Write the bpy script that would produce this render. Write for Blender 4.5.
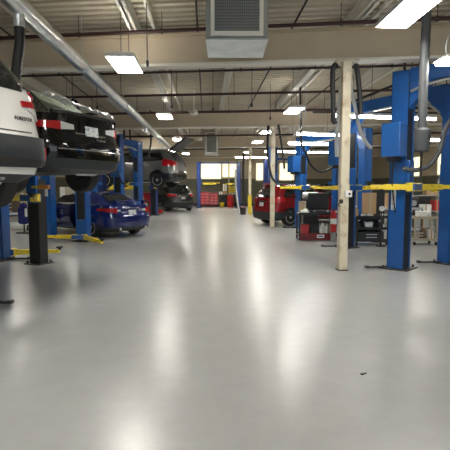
import bpy, bmesh, math, random
from mathutils import Vector, Matrix
random.seed(7)
PI = math.pi
for o in list(bpy.data.objects): bpy.data.objects.remove(o)
sc = bpy.context.scene
COL = sc.collection

# ---------------------------------------------------------------- camera
cam_d = bpy.data.cameras.new('camera'); cam = bpy.data.objects.new('camera', cam_d); COL.objects.link(cam)
cam_d.sensor_width = 36; cam_d.lens = 36; cam_d.clip_start = .05; cam_d.clip_end = 200
cam.location = (0, 0, 1.6)
cam.rotation_euler = (PI/2 - math.atan(38/450), 0, -math.atan(19/450))
sc.camera = cam
# ---------------------------------------------------------------- world (added soft fill, entering the side left unbuilt behind the camera)
w = bpy.data.worlds.new('world'); sc.world = w; w.use_nodes = True
bg = w.node_tree.nodes['Background']; bg.inputs[0].default_value = (.86, .93, 1, 1); bg.inputs[1].default_value = 1.3
# ---------------------------------------------------------------- exposure
sc.view_settings.view_transform = 'Standard'; sc.view_settings.look = 'None'
sc.view_settings.gamma = 1; sc.view_settings.use_curve_mapping = False
sc.view_settings.exposure = 0.48
LAMP = 45.0      # strength of the high bay diffusers
TUBE = 26.0       # strength of the strip lights

# ---------------------------------------------------------------- materials
def mat(name, col, rough=.5, metal=0., emit=None, strength=0., spec=.5, noise=0., nscale=8., bump=0., bscale=40., coat=0., dirt=None, dscale=3., dpos=(.45, .7), trans=0.):
    m = bpy.data.materials.new(name); m.use_nodes = True
    nt = m.node_tree; b = nt.nodes['Principled BSDF']; N = nt.nodes.new; L = nt.links.new
    c = (*col, 1)
    b.inputs['Base Color'].default_value = c
    b.inputs['Roughness'].default_value = rough; b.inputs['Metallic'].default_value = metal
    b.inputs['Specular IOR Level'].default_value = spec; b.inputs['Coat Weight'].default_value = coat
    b.inputs['Coat Roughness'].default_value = .04
    b.inputs['Transmission Weight'].default_value = trans
    if emit: b.inputs['Emission Color'].default_value = (*emit, 1); b.inputs['Emission Strength'].default_value = strength
    tc = N('ShaderNodeTexCoord')
    if noise or dirt:
        n = N('ShaderNodeTexNoise'); n.inputs['Scale'].default_value = nscale if noise else dscale; n.inputs['Detail'].default_value = 5
        L(tc.outputs['Object'], n.inputs['Vector'])
        r = N('ShaderNodeValToRGB'); L(n.outputs['Fac'], r.inputs['Fac'])
        if dirt:
            r.color_ramp.elements[0].position = dpos[0]; r.color_ramp.elements[1].position = dpos[1]
            r.color_ramp.elements[0].color = c; r.color_ramp.elements[1].color = (*dirt, 1)
        else:
            r.color_ramp.elements[0].position = .3; r.color_ramp.elements[1].position = .7
            r.color_ramp.elements[0].color = (*[v*(1-noise) for v in col], 1); r.color_ramp.elements[1].color = (*[min(1, v*(1+noise)) for v in col], 1)
        L(r.outputs['Color'], b.inputs['Base Color'])
    if bump:
        n2 = N('ShaderNodeTexNoise'); n2.inputs['Scale'].default_value = bscale; n2.inputs['Detail'].default_value = 3
        L(tc.outputs['Object'], n2.inputs['Vector'])
        bp = N('ShaderNodeBump'); bp.inputs['Strength'].default_value = bump; bp.inputs['Distance'].default_value = .02
        L(n2.outputs['Fac'], bp.inputs['Height']); L(bp.outputs['Normal'], b.inputs['Normal'])
    return m
M = {}
def floor_mat():
    m = bpy.data.materials.new('epoxy_floor'); m.use_nodes = True; nt = m.node_tree; b = nt.nodes['Principled BSDF']; N = nt.nodes.new; L = nt.links.new
    tc = N('ShaderNodeTexCoord')
    n = N('ShaderNodeTexNoise'); n.inputs['Scale'].default_value = 3.5; n.inputs['Detail'].default_value = 8; n.inputs['Roughness'].default_value = .7
    L(tc.outputs['Object'], n.inputs['Vector'])
    mx = N('ShaderNodeMix'); mx.data_type = 'RGBA'; mx.inputs[6].default_value = (.345, .350, .348, 1); mx.inputs[7].default_value = (.432, .437, .432, 1)
    L(n.outputs['Fac'], mx.inputs[0]); L(mx.outputs[2], b.inputs['Base Color'])
    b.inputs['Roughness'].default_value = .27
    n2 = N('ShaderNodeTexNoise'); n2.inputs['Scale'].default_value = 22; n2.inputs['Detail'].default_value = 3
    L(tc.outputs['Object'], n2.inputs['Vector'])
    bp = N('ShaderNodeBump'); bp.inputs['Strength'].default_value = .14; bp.inputs['Distance'].default_value = .01
    L(n2.outputs['Fac'], bp.inputs['Height']); L(bp.outputs['Normal'], b.inputs['Normal'])
    b.inputs['Specular IOR Level'].default_value = .55
    return m
M['floor'] = floor_mat()
M['deck'] = mat('painted_deck', (.62, .56, .44), .6, noise=.08, nscale=1.2)
M['beam'] = mat('painted_beam', (.60, .505, .37), .55, noise=.06, nscale=1.5)
M['purlin'] = mat('painted_purlin', (.80, .77, .68), .5)
M['column'] = mat('column_paint', (.62, .56, .42), .45, dirt=(.36, .26, .14), dscale=5, dpos=(.5, .75))
def wall_mat(name, z0):
    m = bpy.data.materials.new(name); m.use_nodes = True; nt = m.node_tree; b = nt.nodes['Principled BSDF']; N = nt.nodes.new; L = nt.links.new
    g = N('ShaderNodeNewGeometry'); s = N('ShaderNodeSeparateXYZ'); L(g.outputs['Position'], s.inputs[0])
    gt = N('ShaderNodeMath'); gt.operation = 'GREATER_THAN'; gt.inputs[1].default_value = z0; L(s.outputs['Z'], gt.inputs[0])
    mx = N('ShaderNodeMix'); mx.data_type = 'RGBA'; mx.inputs[6].default_value = (.17, .165, .11, 1); mx.inputs[7].default_value = (.66, .58, .43, 1)
    L(gt.outputs[0], mx.inputs[0]); L(mx.outputs[2], b.inputs['Base Color']); b.inputs['Roughness'].default_value = .6
    return m
M['wall'] = wall_mat('two_tone_wall', 2.3)
M['galv'] = mat('galvanised_steel', (.62, .64, .64), .3, .85, noise=.12, nscale=5)
M['duct'] = mat('spiral_duct', (.70, .72, .72), .3, .9, noise=.15, nscale=6)
M['hvac'] = mat('hvac_grey', (.36, .38, .36), .45, .3)
M['sheet'] = mat('sheet_metal', (.66, .72, .74), .35, .6, noise=.15, nscale=3)
M['cream'] = mat('cream_metal', (.84, .82, .73), .45)
M['grille'] = mat('grille_dark', (.17, .175, .175), .6)
M['pipe_red'] = mat('sprinkler_red', (.045, .014, .012), .45)
M['pipe_dark'] = mat('dark_conduit', (.035, .025, .022), .5)
M['blue'] = mat('lift_blue', (.009, .088, .32), .32, noise=.12, nscale=4, coat=.3)
M['navy'] = mat('lift_navy', (.012, .035, .16), .35, coat=.2)
M['black'] = mat('black_steel', (.012, .013, .014), .4)
M['dark'] = mat('dark_steel', (.045, .042, .04), .45, .4)
M['yellow'] = mat('arm_yellow', (.78, .60, .03), .4, dirt=(.25, .2, .05), dscale=9, dpos=(.55, .75))
M['rubber'] = mat('rubber', (.014, .014, .014), .7)
M['hose'] = mat('black_hose', (.015, .015, .016), .55)
M['ghose'] = mat('grey_hose', (.06, .065, .07), .55)
M['whose'] = mat('white_hose', (.62, .63, .62), .5)
M['lampshell'] = mat('lamp_housing', (.7, .7, .68), .4)
M['lamp'] = mat('lamp_diffuser', (.9, .9, .9), .5, emit=(1, .965, .89), strength=LAMP)
M['tube'] = mat('tube_lamp', (.9, .9, .9), .5, emit=(1, .975, .93), strength=TUBE)
M['glass'] = mat('car_glass', (.012, .015, .016), .05, spec=.7)
M['reflglass'] = mat('ceiling_reflection_glass', (.15, .17, .13), .04, spec=.9)  # the ceiling's reflection is put into this base colour
M['chrome'] = mat('chrome', (.75, .75, .76), .15, 1.)
M['rim'] = mat('alloy_rim', (.5, .51, .52), .3, .9)
M['rimd'] = mat('dark_rim', (.1, .1, .105), .3, .7)
M['plastic'] = mat('black_plastic', (.022, .027, .03), .5)
M['red_lens'] = mat('red_lens', (.42, .008, .012), .12, coat=.6)
M['clear_lens'] = mat('clear_lens', (.62, .62, .62), .12, coat=.6)
M['plate'] = mat('licence_plate', (.72, .74, .74), .4, dirt=(.25, .3, .38), dscale=22, dpos=(.52, .6))
M['white_paint'] = mat('white_car_paint', (.86, .85, .80), .22, coat=1)
M['black_paint'] = mat('black_car_paint', (.003, .003, .0035), .1, coat=.6, spec=.25)
M['blue_paint'] = mat('blue_car_paint', (.006, .018, .15), .14, .2, coat=1)
M['grey_paint'] = mat('grey_car_paint', (.2, .2, .19), .2, .5, coat=1)
M['dkgrey_paint'] = mat('dark_grey_car_paint', (.05, .053, .055), .2, .5, coat=1)
M['red_paint'] = mat('red_car_paint', (.26, .006, .012), .16, .2, coat=1)
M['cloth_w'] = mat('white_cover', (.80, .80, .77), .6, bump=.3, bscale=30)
M['card'] = mat('cardboard', (.46, .30, .16), .8, noise=.06)
M['red'] = mat('red_enamel', (.50, .015, .018), .3, coat=.4)
M['dkred'] = mat('dark_red', (.16, .008, .01), .4)
M['white'] = mat('white_plastic', (.78, .78, .75), .45)
M['paper'] = mat('white_paper', (.85, .85, .80), .8)
M['beige'] = mat('beige_cart', (.42, .37, .27), .5)
M['wood'] = mat('wood_drawers', (.12, .075, .045), .6, noise=.2, nscale=10)
M['ysafe'] = mat('safety_yellow', (.75, .56, .03), .45)
M['orange'] = mat('orange_pad', (.75, .26, .03), .5)
M['teal'] = mat('teal_plastic', (.02, .30, .36), .4)
M['navycloth'] = mat('navy_cloth', (.015, .02, .14), .8)
M['daylight'] = mat('frosted_daylight_pane', (.8, .78, .62), .5, emit=(1, .88, .55), strength=1.1)
M['lblue'] = mat('letter_blue', (.03, .07, .3), .5)

# ---------------------------------------------------------------- mesh helpers
class MB:
    def __init__(s, m): s.bm = bmesh.new(); s.mats = [m]; s.cur = 0
    def use(s, m):
        if m not in s.mats: s.mats.append(m)
        s.cur = s.mats.index(m); return s
    def _f(s, vs, smooth=False):
        try: f = s.bm.faces.new(vs)
        except ValueError: return None
        f.material_index = s.cur; f.smooth = smooth; return f
    def box(s, c, d, rz=0, R=None, bev=0.):
        R = R or Matrix.Rotation(rz, 3, 'Z'); c = Vector(c)
        x, y, z = d[0]/2, d[1]/2, d[2]/2
        if bev > 0:
            t = bmesh.new(); bmesh.ops.create_cube(t, size=1)
            for v in t.verts: v.co = Vector((v.co.x*d[0], v.co.y*d[1], v.co.z*d[2]))
            bmesh.ops.bevel(t, geom=list(t.edges), offset=min(bev, min(d)*.45), segments=2, affect='EDGES', profile=.5)
            mp = {v: s.bm.verts.new(c + R @ v.co) for v in t.verts}
            for f in t.faces: s._f([mp[v] for v in f.verts])
            t.free(); return s
        v = [s.bm.verts.new(c + R @ Vector((sx*x, sy*y, sz*z))) for sz in (-1, 1) for sy in (-1, 1) for sx in (-1, 1)]
        for q in ((0, 2, 3, 1), (4, 5, 7, 6), (0, 1, 5, 4), (2, 6, 7, 3), (0, 4, 6, 2), (1, 3, 7, 5)): s._f([v[i] for i in q])
        return s
    def tube(s, pts, r, n=10, r2=None, caps=True, flare=None):
        pts = [Vector(p) for p in pts]; k = len(pts); rings = []
        up = None
        for i, p in enumerate(pts):
            t = (pts[min(i+1, k-1)] - pts[max(i-1, 0)]).normalized()
            if up is None:
                a = Vector((0, 0, 1)) if abs(t.z) < .9 else Vector((1, 0, 0)); up = (a - t*a.dot(t)).normalized()
            else: up = (up - t*up.dot(t)).normalized()
            b = t.cross(up); rr = r if r2 is None else r + (r2-r)*i/(k-1)
            if flare: rr *= flare(i)
            rings.append([s.bm.verts.new(p + (up*math.cos(2*PI*j/n) + b*math.sin(2*PI*j/n))*rr) for j in range(n)])
        for a, b in zip(rings, rings[1:]):
            for j in range(n): s._f([a[j], a[(j+1) % n], b[(j+1) % n], b[j]], True)
        if caps: s._f(rings[0][::-1]); s._f(rings[-1])
        return s
    def lathe(s, prof, c=(0, 0, 0), axis='Z', n=20, smooth=True):
        c = Vector(c); rings = []
        for r, h in prof:
            ring = []
            for j in range(n):
                a = 2*PI*j/n; q = (r*math.cos(a), r*math.sin(a), h)
                if axis == 'X': q = (q[2], q[0], q[1])
                if axis == 'Y': q = (q[0], q[2], q[1])
                ring.append(s.bm.verts.new(c + Vector(q)))
            rings.append(ring)
        for a, b in zip(rings, rings[1:]):
            for j in range(n): s._f([a[j], a[(j+1) % n], b[(j+1) % n], b[j]], smooth)
        s._f(rings[0][::-1]); s._f(rings[-1])
        return s
    def extr(s, poly, f0, f1):
        """polygon of 2D points; f0/f1 map a 2D point to the two 3D ends"""
        a = [s.bm.verts.new(f0(p)) for p in poly]; b = [s.bm.verts.new(f1(p)) for p in poly]; n = len(poly)
        s._f(a[::-1]); s._f(b)
        for i in range(n): s._f([a[i], a[(i+1) % n], b[(i+1) % n], b[i]])
        return s
    def grid(s, P, smooth=True):
        """P[i][j] outer points, Q inner -> closed slab. P is (outer, inner)"""
        O, I = P; ni, nj = len(O), len(O[0])
        vo = [[s.bm.verts.new(p) for p in r] for r in O]; vi = [[s.bm.verts.new(p) for p in r] for r in I]
        for i in range(ni-1):
            for j in range(nj-1):
                s._f([vo[i][j], vo[i+1][j], vo[i+1][j+1], vo[i][j+1]], smooth)
                s._f([vi[i][j+1], vi[i+1][j+1], vi[i+1][j], vi[i][j]], smooth)
        for i in range(ni-1):
            s._f([vo[i][0], vi[i][0], vi[i+1][0], vo[i+1][0]]); s._f([vo[i+1][-1], vi[i+1][-1], vi[i][-1], vo[i][-1]])
        for j in range(nj-1):
            s._f([vo[0][j+1], vi[0][j+1], vi[0][j], vo[0][j]]); s._f([vo[-1][j], vi[-1][j], vi[-1][j+1], vo[-1][j+1]])
        return s
    def build(s, name, parent=None, loc=None, rz=0, sharp=40, bev=0.):
        bmesh.ops.recalc_face_normals(s.bm, faces=s.bm.faces)
        for e in s.bm.edges:
            if len(e.link_faces) == 2 and e.calc_face_angle(0) > math.radians(sharp): e.smooth = False
        me = bpy.data.meshes.new(name); s.bm.to_mesh(me); s.bm.free()
        for m in s.mats: me.materials.append(m)
        o = bpy.data.objects.new(name, me); COL.objects.link(o)
        if parent: o.parent = parent
        if loc: o.location = loc
        o.rotation_euler.z = rz
        if bev:
            b = o.modifiers.new('bevel', 'BEVEL'); b.width = bev; b.segments = 2; b.limit_method = 'ANGLE'
        return o
def tag(o, label=None, cat=None, group=None, kind=None):
    for k, v in (('label', label), ('category', cat), ('group', group), ('kind', kind)):
        if v: o[k] = v
    return o
def thing(name, label, cat, loc=(0, 0, 0), rz=0, group=None):
    o = bpy.data.objects.new(name, None); COL.objects.link(o); o.empty_display_size = .1
    o.location = loc; o.rotation_euler.z = rz
    return tag(o, label, cat, group)
def copy_tree(o, parent=None):
    c = o.copy(); COL.objects.link(c)
    if parent: c.parent = parent
    for ch in list(o.children): copy_tree(ch, c)
    return c
def smooth_path(pts, k=6):
    pts = [Vector(p) for p in pts]; out = []
    for i in range(len(pts)-1):
        p0 = pts[max(i-1, 0)]; p1 = pts[i]; p2 = pts[i+1]; p3 = pts[min(i+2, len(pts)-1)]
        for j in range(k):
            t = j/k
            out.append(.5*((2*p1) + (p2-p0)*t + (2*p0-5*p1+4*p2-p3)*t*t + (3*p1-p0-3*p2+p3)*t*t*t))
    return out + [pts[-1]]

# ---------------------------------------------------------------- the building
SK = .15; SKA = -math.atan(SK)              # the frame of the hall runs a little askew to the aisle
def sky(X, Y): return Y + (2.62 - X)*SK
DECK = 4.85; XL, XR, YB, YF = -10.5, 14.0, 38.5, -9.0
def struct(o): o['kind'] = 'structure'; return o
b = MB(M['floor']); b.box((1.75, 15.5, -.05), (26, 52, .1)); struct(b.build('floor'))
# corrugated roof deck, ribs across the hall
b = MB(M['deck']); c, s_ = math.cos(SKA), math.sin(SKA)
rib = .24; n = int(56/rib); prof = []
for i in range(n):
    y = i*rib; prof += [(y, 0), (y+rib*.5, 0), (y+rib*.54, .15), (y+rib*.96, .15)]
for (x0, x1) in ((XL-1, XR+1),):
    A = [b.bm.verts.new((x0, sky(x0, y - 14), DECK+z)) for y, z in prof]; B = [b.bm.verts.new((x1, sky(x1, y - 14), DECK+z)) for y, z in prof]
    for i in range(len(A)-1): b._f([A[i], A[i+1], B[i+1], B[i]])
    T = [b.bm.verts.new((x, sky(x, y), DECK+.3)) for x, y in ((x0, -14), (x1, -14), (x1, 42), (x0, 42))]; b._f(T)
struct(b.build('ceiling'))
def wallbox(name, c, d):
    o = struct(MB(M['wall']).box(c, d).build(name)); return o
wallbox('wall_left', (XL-.1, 14.7, 2.45), (.2, 47.5, 4.9)); wallbox('wall_right', (XR+.1, 14.7, 2.45), (.2, 47.5, 4.9))
wallbox('wall_back', (1.75, YB+.1, 2.45), (24.9, .2, 4.9))
# bright frosted windows
def window(i, c, d, axis):
    m = MB(M['daylight'])
    if axis == 'Y': m.box(c, (d[0], .06, d[1]))
    else: m.box(c, (.06, d[0], d[1]))
    o = struct(m.build('window_%d' % i)); f = MB(M['cream']); t = .08
    for sx in (-1, 0, 1):
        p = Vector(c) + (Vector((sx*d[0]/2, -.03, 0)) if axis == 'Y' else Vector((-.03, sx*d[0]/2, 0)))
        f.box(p, (t if sx else .015, t if sx else .03, d[1]+t) if axis == 'Y' else (t, t if sx else t*.6, d[1]+t))
    for sz in (-1, 1):
        p = Vector(c) + Vector((0, 0, sz*d[1]/2)) + (Vector((0, -.03, 0)) if axis == 'Y' else Vector((-.03, 0, 0)))
        f.box(p, (d[0]+t, t, t) if axis == 'Y' else (t, d[0]+t, t))
    f.build('window_frame', o)
window(1, (.45, YB-.04, 3.0), (1.75, 1.45), 'Y')
window(2, (2.0, YB-.04, 3.05), (1.25, 1.3), 'Y')
window(3, (5.0, YB-.04, 2.9), (1.5, 1.5), 'Y')
window(4, (7.0, YB-.04, 2.9), (1.5, 1.5), 'Y')
for i, y in enumerate((17, 21, 25.5, 30)): window(5+i, (XR-.04, y, 2.95), (2.4, 1.3), 'X')
for i, (p, d) in enumerate((((1.75, YB-.03, .1), (24.5, .05, .2)), ((XL+.03, 14.7, .1), (.05, 47, .2)), ((XR-.03, 14.7, .1), (.05, 47, .2)))):
    struct(MB(M['dark']).box(p, d).build(('baseboard_back', 'baseboard_left', 'baseboard_right')[i]))
# girders over the columns
for k in range(-1, 4):
    y = 8.62 + 9.2*k; h = .6
    xc = 1.75; m = MB(M['beam'])
    m.box((0, 0, 3.95+h/2), (26, .02, h)); m.use(M['purlin']); m.box((0, 0, 3.965), (26, .26, .05)); m.use(M['beam']); m.box((0, 0, 3.95+h-.015), (26, .26, .03))  # light caught by the lower flange is put into its paler colour
    struct(m.build('ceiling_beam', None, (xc, sky(xc, y), 0), SKA))
# purlins and conduits along the hall
def ptype(x, w_, h, zt, m_, name='ceiling_joist'):
    y0, y1 = -9, YB
    m = MB(m_); m.box((0, 0, 0), (w_*.25, y1-y0, h)); m.box((0, 0, -h/2+.01), (w_, y1-y0, .02)); m.box((0, 0, h/2-.01), (w_, y1-y0, .02))
    struct(m.build(name, None, (x, (y0+y1)/2, zt-h/2)))
for x in (-9, -7.1, -5.2, -3.3, -1.38, .62, 2.75, 4.6, 6.6, 8.6, 10.6, 12.6): ptype(x, .15, .26, DECK-.01, M['purlin'])
# slim bridging angle beside some joists
for x in (-1.02, 3.12, 5.05): struct(MB(M['purlin']).box((0, 0, 0), (.06, YB+9, .06)).build('ceiling_trim', None, (x, (YB-9)/2, DECK-.1)))
# columns
def column(k, extra=False):
    y = 8.5 + 9.2*k
    m = MB(M['column']); m.box((0, 0, 1.97), (.17, .17, 3.92), bev=.02)
    o = struct(m.build('support_column', None, (2.62, y, 0)))
    MB(M['column']).box((0, 0, 3.925), (.42, .26, .03)).build('cap_plate', o)
    if k == 0:
        t = MB(M['dark']); t.box((0, 0, .012), (.2, .2, .012)); t.build('base_plate', o)
    if k > 1:
        MB(M['ysafe']).box((0, 0, .55), (.21, .21, 1.1)).build('yellow_guard', o)
for k in range(4): column(k)

# ---------------------------------------------------------------- pipes
def pipe(x0, x1, y, z, r, m_, label, drops=0, skew=SK, rods=True):
    t = thing('sprinkler_pipe' if m_ is M['pipe_red'] else 'ceiling_conduit', label, 'pipe', ((x0+x1)/2, y, z), -math.atan(skew), 'pipes under the roof deck')
    L_ = (x1-x0)
    m = MB(m_); m.tube([(-L_/2, 0, 0), (L_/2, 0, 0)], r); m.build('pipe', t)
    k = max(2, int(L_/1.6)); q = MB(M['pipe_dark'])
    q.tube([(0, 0, r*.5), (0, 0, DECK-z)], .008, 5); q.lathe([(r*1.35, -.02), (r*1.35, .02)], (0, 0, 0), 'X', 10)
    h0 = q.build('hanger', t)
    for i in range(k):
        h = h0 if i == 0 else h0.copy()
        if i: COL.objects.link(h)
        h.location.x = -L_/2 + (i+.5)*L_/k
    return t
pipe(-9.8, 13, 8.3, 4.5, .035, M['pipe_red'], 'dark red sprinkler pipe crossing nearest the camera in front of the first beam', skew=.17)
pipe(-9.8, 13, 10.15, 4.2, .026, M['pipe_dark'], 'dark pipe just behind and below the first ceiling beam')
pipe(-9.8, 13, 12.7, 4.2, .035, M['pipe_red'], 'dark red sprinkler pipe midway between the first and second ceiling beams')
pipe(-9.8, 13, 15.7, 4.2, .045, M['pipe_red'], 'thick dark red sprinkler pipe level with the nearer ceiling fan')
pipe(-9.8, 13, 19.6, 4.2, .035, M['pipe_dark'], 'dark pipe crossing just behind the second ceiling beam')
pipe(-9.8, 13, 22.5, 4.15, .045, M['pipe_red'], 'dark red sprinkler pipe near the farther ceiling fan')
pipe(-9.8, 13, 30.5, 4.15, .045, M['pipe_dark'], 'farthest dark pipe crossing near the back wall')
for x, lb in ((-3.9, 'thin conduit running lengthwise under the roof left of the round duct'), (-.15, 'thin conduit running lengthwise under the roof left of the near heater'), (1.65, 'thin conduit running lengthwise under the roof right of the near heater'), (3.7, 'thin conduit running lengthwise under the roof above the right hand lifts')):
    t = thing('ceiling_conduit', lb, 'pipe', (x, 14.7, 4.62), 0, 'lengthwise conduits')
    MB(M['pipe_dark']).tube([(0, -20, 0), (0, 23, 0)], .02, 6).build('pipe', t)
    for k in range(8): MB(M['galv']).box((0, -17+k*5, .12), (.05, .03, .24)).build('clamp', t)
wires = [(-3.2, 11.2, 'between the duct and the first beam'), (-2.9, 12.4, 'over the roof of the black sedan'), (-1.0, 8.0, 'just right of the nearest left ceiling light'), (-.9, 12.2, 'behind the first beam left of the ceiling fan'), (.2, 12.6, 'left of the near heater behind the first beam'), (1.2, 11.9, 'right of the near heater behind the first beam'), (2.0, 14.1, 'left of the second right ceiling light'), (4.4, 12.0, 'over the second blue lift at right')]
for i, (x, y, lb) in enumerate(wires):
    t = thing('drop_cable', 'thin dark cable hanging from the roof ' + lb, 'cable', (x, y, 3.75), 0, 'thin cables hanging from the roof')
    MB(M['pipe_dark']).tube([(0, 0, 0), (0, 0, DECK-3.75)], .009, 5).build('cable', t)
    MB(M['black']).box((0, 0, -.03), (.05, .04, .1), bev=.01).build('socket', t)
# bracing frame above the right bays
t = thing('roof_brace', 'dark steel roof bracing with diagonals over the right hand blue lifts', 'brace', (5.2, 11.2, 0))
m = MB(M['pipe_dark'])
for a, c_ in (((-1.6, 1.2, 3.75), (.6, -1.4, 4.5)), ((-1.3, 2.2, 3.7), (2.6, -.6, 4.4)), ((-1.9, 2.8, 3.9), (3, 2.8, 3.9)), ((-1.3, 2.8, 3.6), (-1.3, 2.8, 4.75)), ((-.2, .2, 4.1), (-.2, .2, 4.75)), ((.4, -.5, 4.3), (.4, -.5, 4.75))):
    m.tube([a, c_], .035, 6)
m.build('diagonal', t)
m = MB(M['pipe_dark'])
for x in (-.55, -.4, -.15, 0, .25): m.tube([(x, -1.0, 3.7), (x, -1.0, 4.75)], .014, 5)
m.build('hanging_rod', t)

# ---------------------------------------------------------------- spiral exhaust duct at the left
t = thing('exhaust_duct', 'long round galvanised duct running down the left side under the ceiling', 'duct', (0, 0, 0))
P0, P1 = Vector((-2.50, 1.0, 3.95)), Vector((-2.06, 28.2, 3.88))
m = MB(M['duct']); nseg = 150
m.tube([P0.lerp(P1, i/nseg) for i in range(nseg+1)], .125, 16, flare=lambda i: 1.05 if i % 12 == 0 else (1.0 if i % 2 else .985))
m.build('duct_pipe', t)
def ductp(y): return P0.lerp(P1, (y-P0.y)/(P1.y-P0.y))
for y in (6.15, 17.2, 21.5):
    p = ductp(y); q = MB(M['duct']); q.lathe([(.07, -.27), (.07, -.05), (.09, 0)], p, 'Z', 12); q.build('outlet_spout', t)
for y in (4.4, 9.0, 13.0, 17.5, 22, 26):
    p = ductp(y); q = MB(M['galv']); q.lathe([(.138, -.025), (.138, .025)], p, 'Y', 16); q.tube([p+Vector((0, 0, .15)), (p.x, p.y, DECK)], .008, 5); q.build('hanger_strap', t)

# ---------------------------------------------------------------- lamps
def troffer(name='high_bay_light'):
    t = thing(name, 'x', 'light', (0, 0, 4.0), 0, 'high bay ceiling lights')
    W_, L_ = .48, 1.12
    m = MB(M['lampshell']); m.box((0, 0, .065), (W_*.8, L_*.94, .03)); m.box((0, 0, .035), (W_+.02, L_+.02, .03)); m.box((-W_/2, 0, .01), (.015, L_+.02, .035)); m.box((W_/2, 0, .01), (.015, L_+.02, .035)); m.box((0, -L_/2, .01), (W_, .015, .035)); m.box((0, L_/2, .01), (W_, .015, .035)); m.build('housing', t)
    MB(M['lamp']).box((0, 0, .008), (W_-.02, L_-.02, .024)).build('diffuser', t)
    m = MB(M['lampshell'])
    for i in range(5): m.box((-W_/2 + W_*(i+.5)/5 , 0, -.006), (.006, L_-.03, .014))
    m.build('louvre', t)
    for y in (-.4, .4): MB(M['dark']).tube([(0, y, .09), (0, y, DECK-4.0)], .006, 5).build('hanging_wire', t)
    m = MB(M['lamp'])  # glowing strips added on top of the housing to brighten the ceiling
    for x in (-.12, .12): m.box((x, 0, .082), (.02, L_-.3, .008))
    m.build('added_uplight', t)
    return t
spots = [(-1.45, 8.43, 'lit rectangular high bay light at upper left in front of the first beam'),
         (2.8, 6.35, 'large lit high bay light at top right, the nearest of the ceiling lights'),
         (-1.4, 15.75, 'second lit high bay light down the left row, beside the round duct'),
         (2.78, 14.35, 'second lit high bay light down the right row, with a cord below it'),
         (-1.42, 23.2, 'third lit high bay light down the left row near the ceiling fans'),
         (2.66, 19.9, 'third lit high bay light down the right row behind the second column'),
         (2.78, 24.4, 'fourth lit high bay light down the right row'),
         (-1.45, 33.0, 'farthest lit high bay light in the left row near the back wall'),
         (2.9, 31.5, 'farthest lit high bay light in the right row near the back wall'),
         (.6, 32.5, 'small far lit light beside the hanging heater at the back'),
         (-1.6, 2.4, 'high bay light added as fill over the left of the aisle beside the camera'),  # this and the following fixtures are added as fill
         (2.8, -.6, 'high bay light added as fill over the right of the aisle behind the camera'),
         (-1.6, -4.6, 'high bay light added as fill over the left of the aisle behind the camera'),
         (-7.2, 3.0, 'high bay light added as fill over the bay of the white lifted car'),
         (-7.2, 10.5, 'high bay light added as fill over the bay of the black lifted car'),
         (-7.4, 17.5, 'high bay light added as fill over the bay behind the blue sedan'),
         (-7.4, 26.0, 'high bay light added as fill over the left bay of the lifted grey car'),
         (8.4, 3.5, 'high bay light added as fill over the nearest right bay'),
         (9.5, 12.0, 'high bay light added as fill over the right bay behind the beige cart'),
         (9.5, 21.0, 'high bay light added as fill over the right bay behind the red car')]
base = troffer()
for i, (x, y, lb) in enumerate(spots):
    o = base if i == 0 else copy_tree(base)
    o.location = (x, y, 3.8 if i == 0 else 4.0); o['label'] = lb
# strip lights over the right bays and far left
def strip(p0, p1, label):
    p0, p1 = Vector(p0), Vector(p1); L_ = (p1-p0).length; a = math.atan2(p1.y-p0.y, p1.x-p0.x)
    t = thing('strip_light', label, 'light', (p0+p1)/2, a, 'fluorescent strip lights')
    MB(M['lampshell']).box((0, 0, .05), (L_, .09, .06)).build('housing', t)
    MB(M['tube']).tube([(-L_/2+.02, 0, 0), (L_/2-.02, 0, 0)], .045, 10).build('tube_lamp', t)
    for x in (-L_*.4, L_*.4): MB(M['dark']).tube([(x, 0, .08), (x, 0, DECK-p0.z)], .005, 5).build('hanging_wire', t)
strip((3.05, 10.75, 3.3), (5.75, 11.2, 3.3), 'long lit strip light behind the nearest white column, nearest of the strips')
strip((2.95, 14.7, 3.32), (4.75, 15.0, 3.32), 'lit strip light behind the nearest one, its left end above the black tool cart')
strip((2.95, 16.2, 3.16), (4.6, 16.5, 3.16), 'lit strip light just right of the second column')
strip((2.9, 22.3, 3.35), (6.2, 22.7, 3.35), 'lit strip light far down the right side behind the second column')
strip((5.7, 13.2, 3.0), (7.6, 13.4, 3.0), 'lit strip light above the beige cart between the two nearest blue posts')
strip((1.9, 29.0, 3.5), (4.6, 29.4, 3.5), 'farthest lit strip light in front of the back right blue frame')
strip((-4.1, 27.2, 3.75), (-2.4, 27.0, 3.75), 'lit strip light above the lifted grey car at far left')
# dome work light with goose neck at upper right
t = thing('dome_light', 'round white lit dome light on a curved neck at upper right edge', 'light', (3.78, 7.1, 3.56))
MB(M['lampshell']).lathe([(.05, .1), (.09, .07), (.17, .02), (.18, 0)], (0, 0, 0), 'Z', 24).build('shade', t)
MB(M['lamp']).lathe([(.16, -.03), (.165, -.005)], (0, 0, 0), 'Z', 24).build('lens', t)
MB(M['whose']).tube(smooth_path([(0, 0, .09), (-.02, 0, .25), (.05, 0, .42), (.2, 0, .47), (.3, 0, .5), (.3, 0, 1.05)]), .012, 8).build('curved_neck', t)

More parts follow.
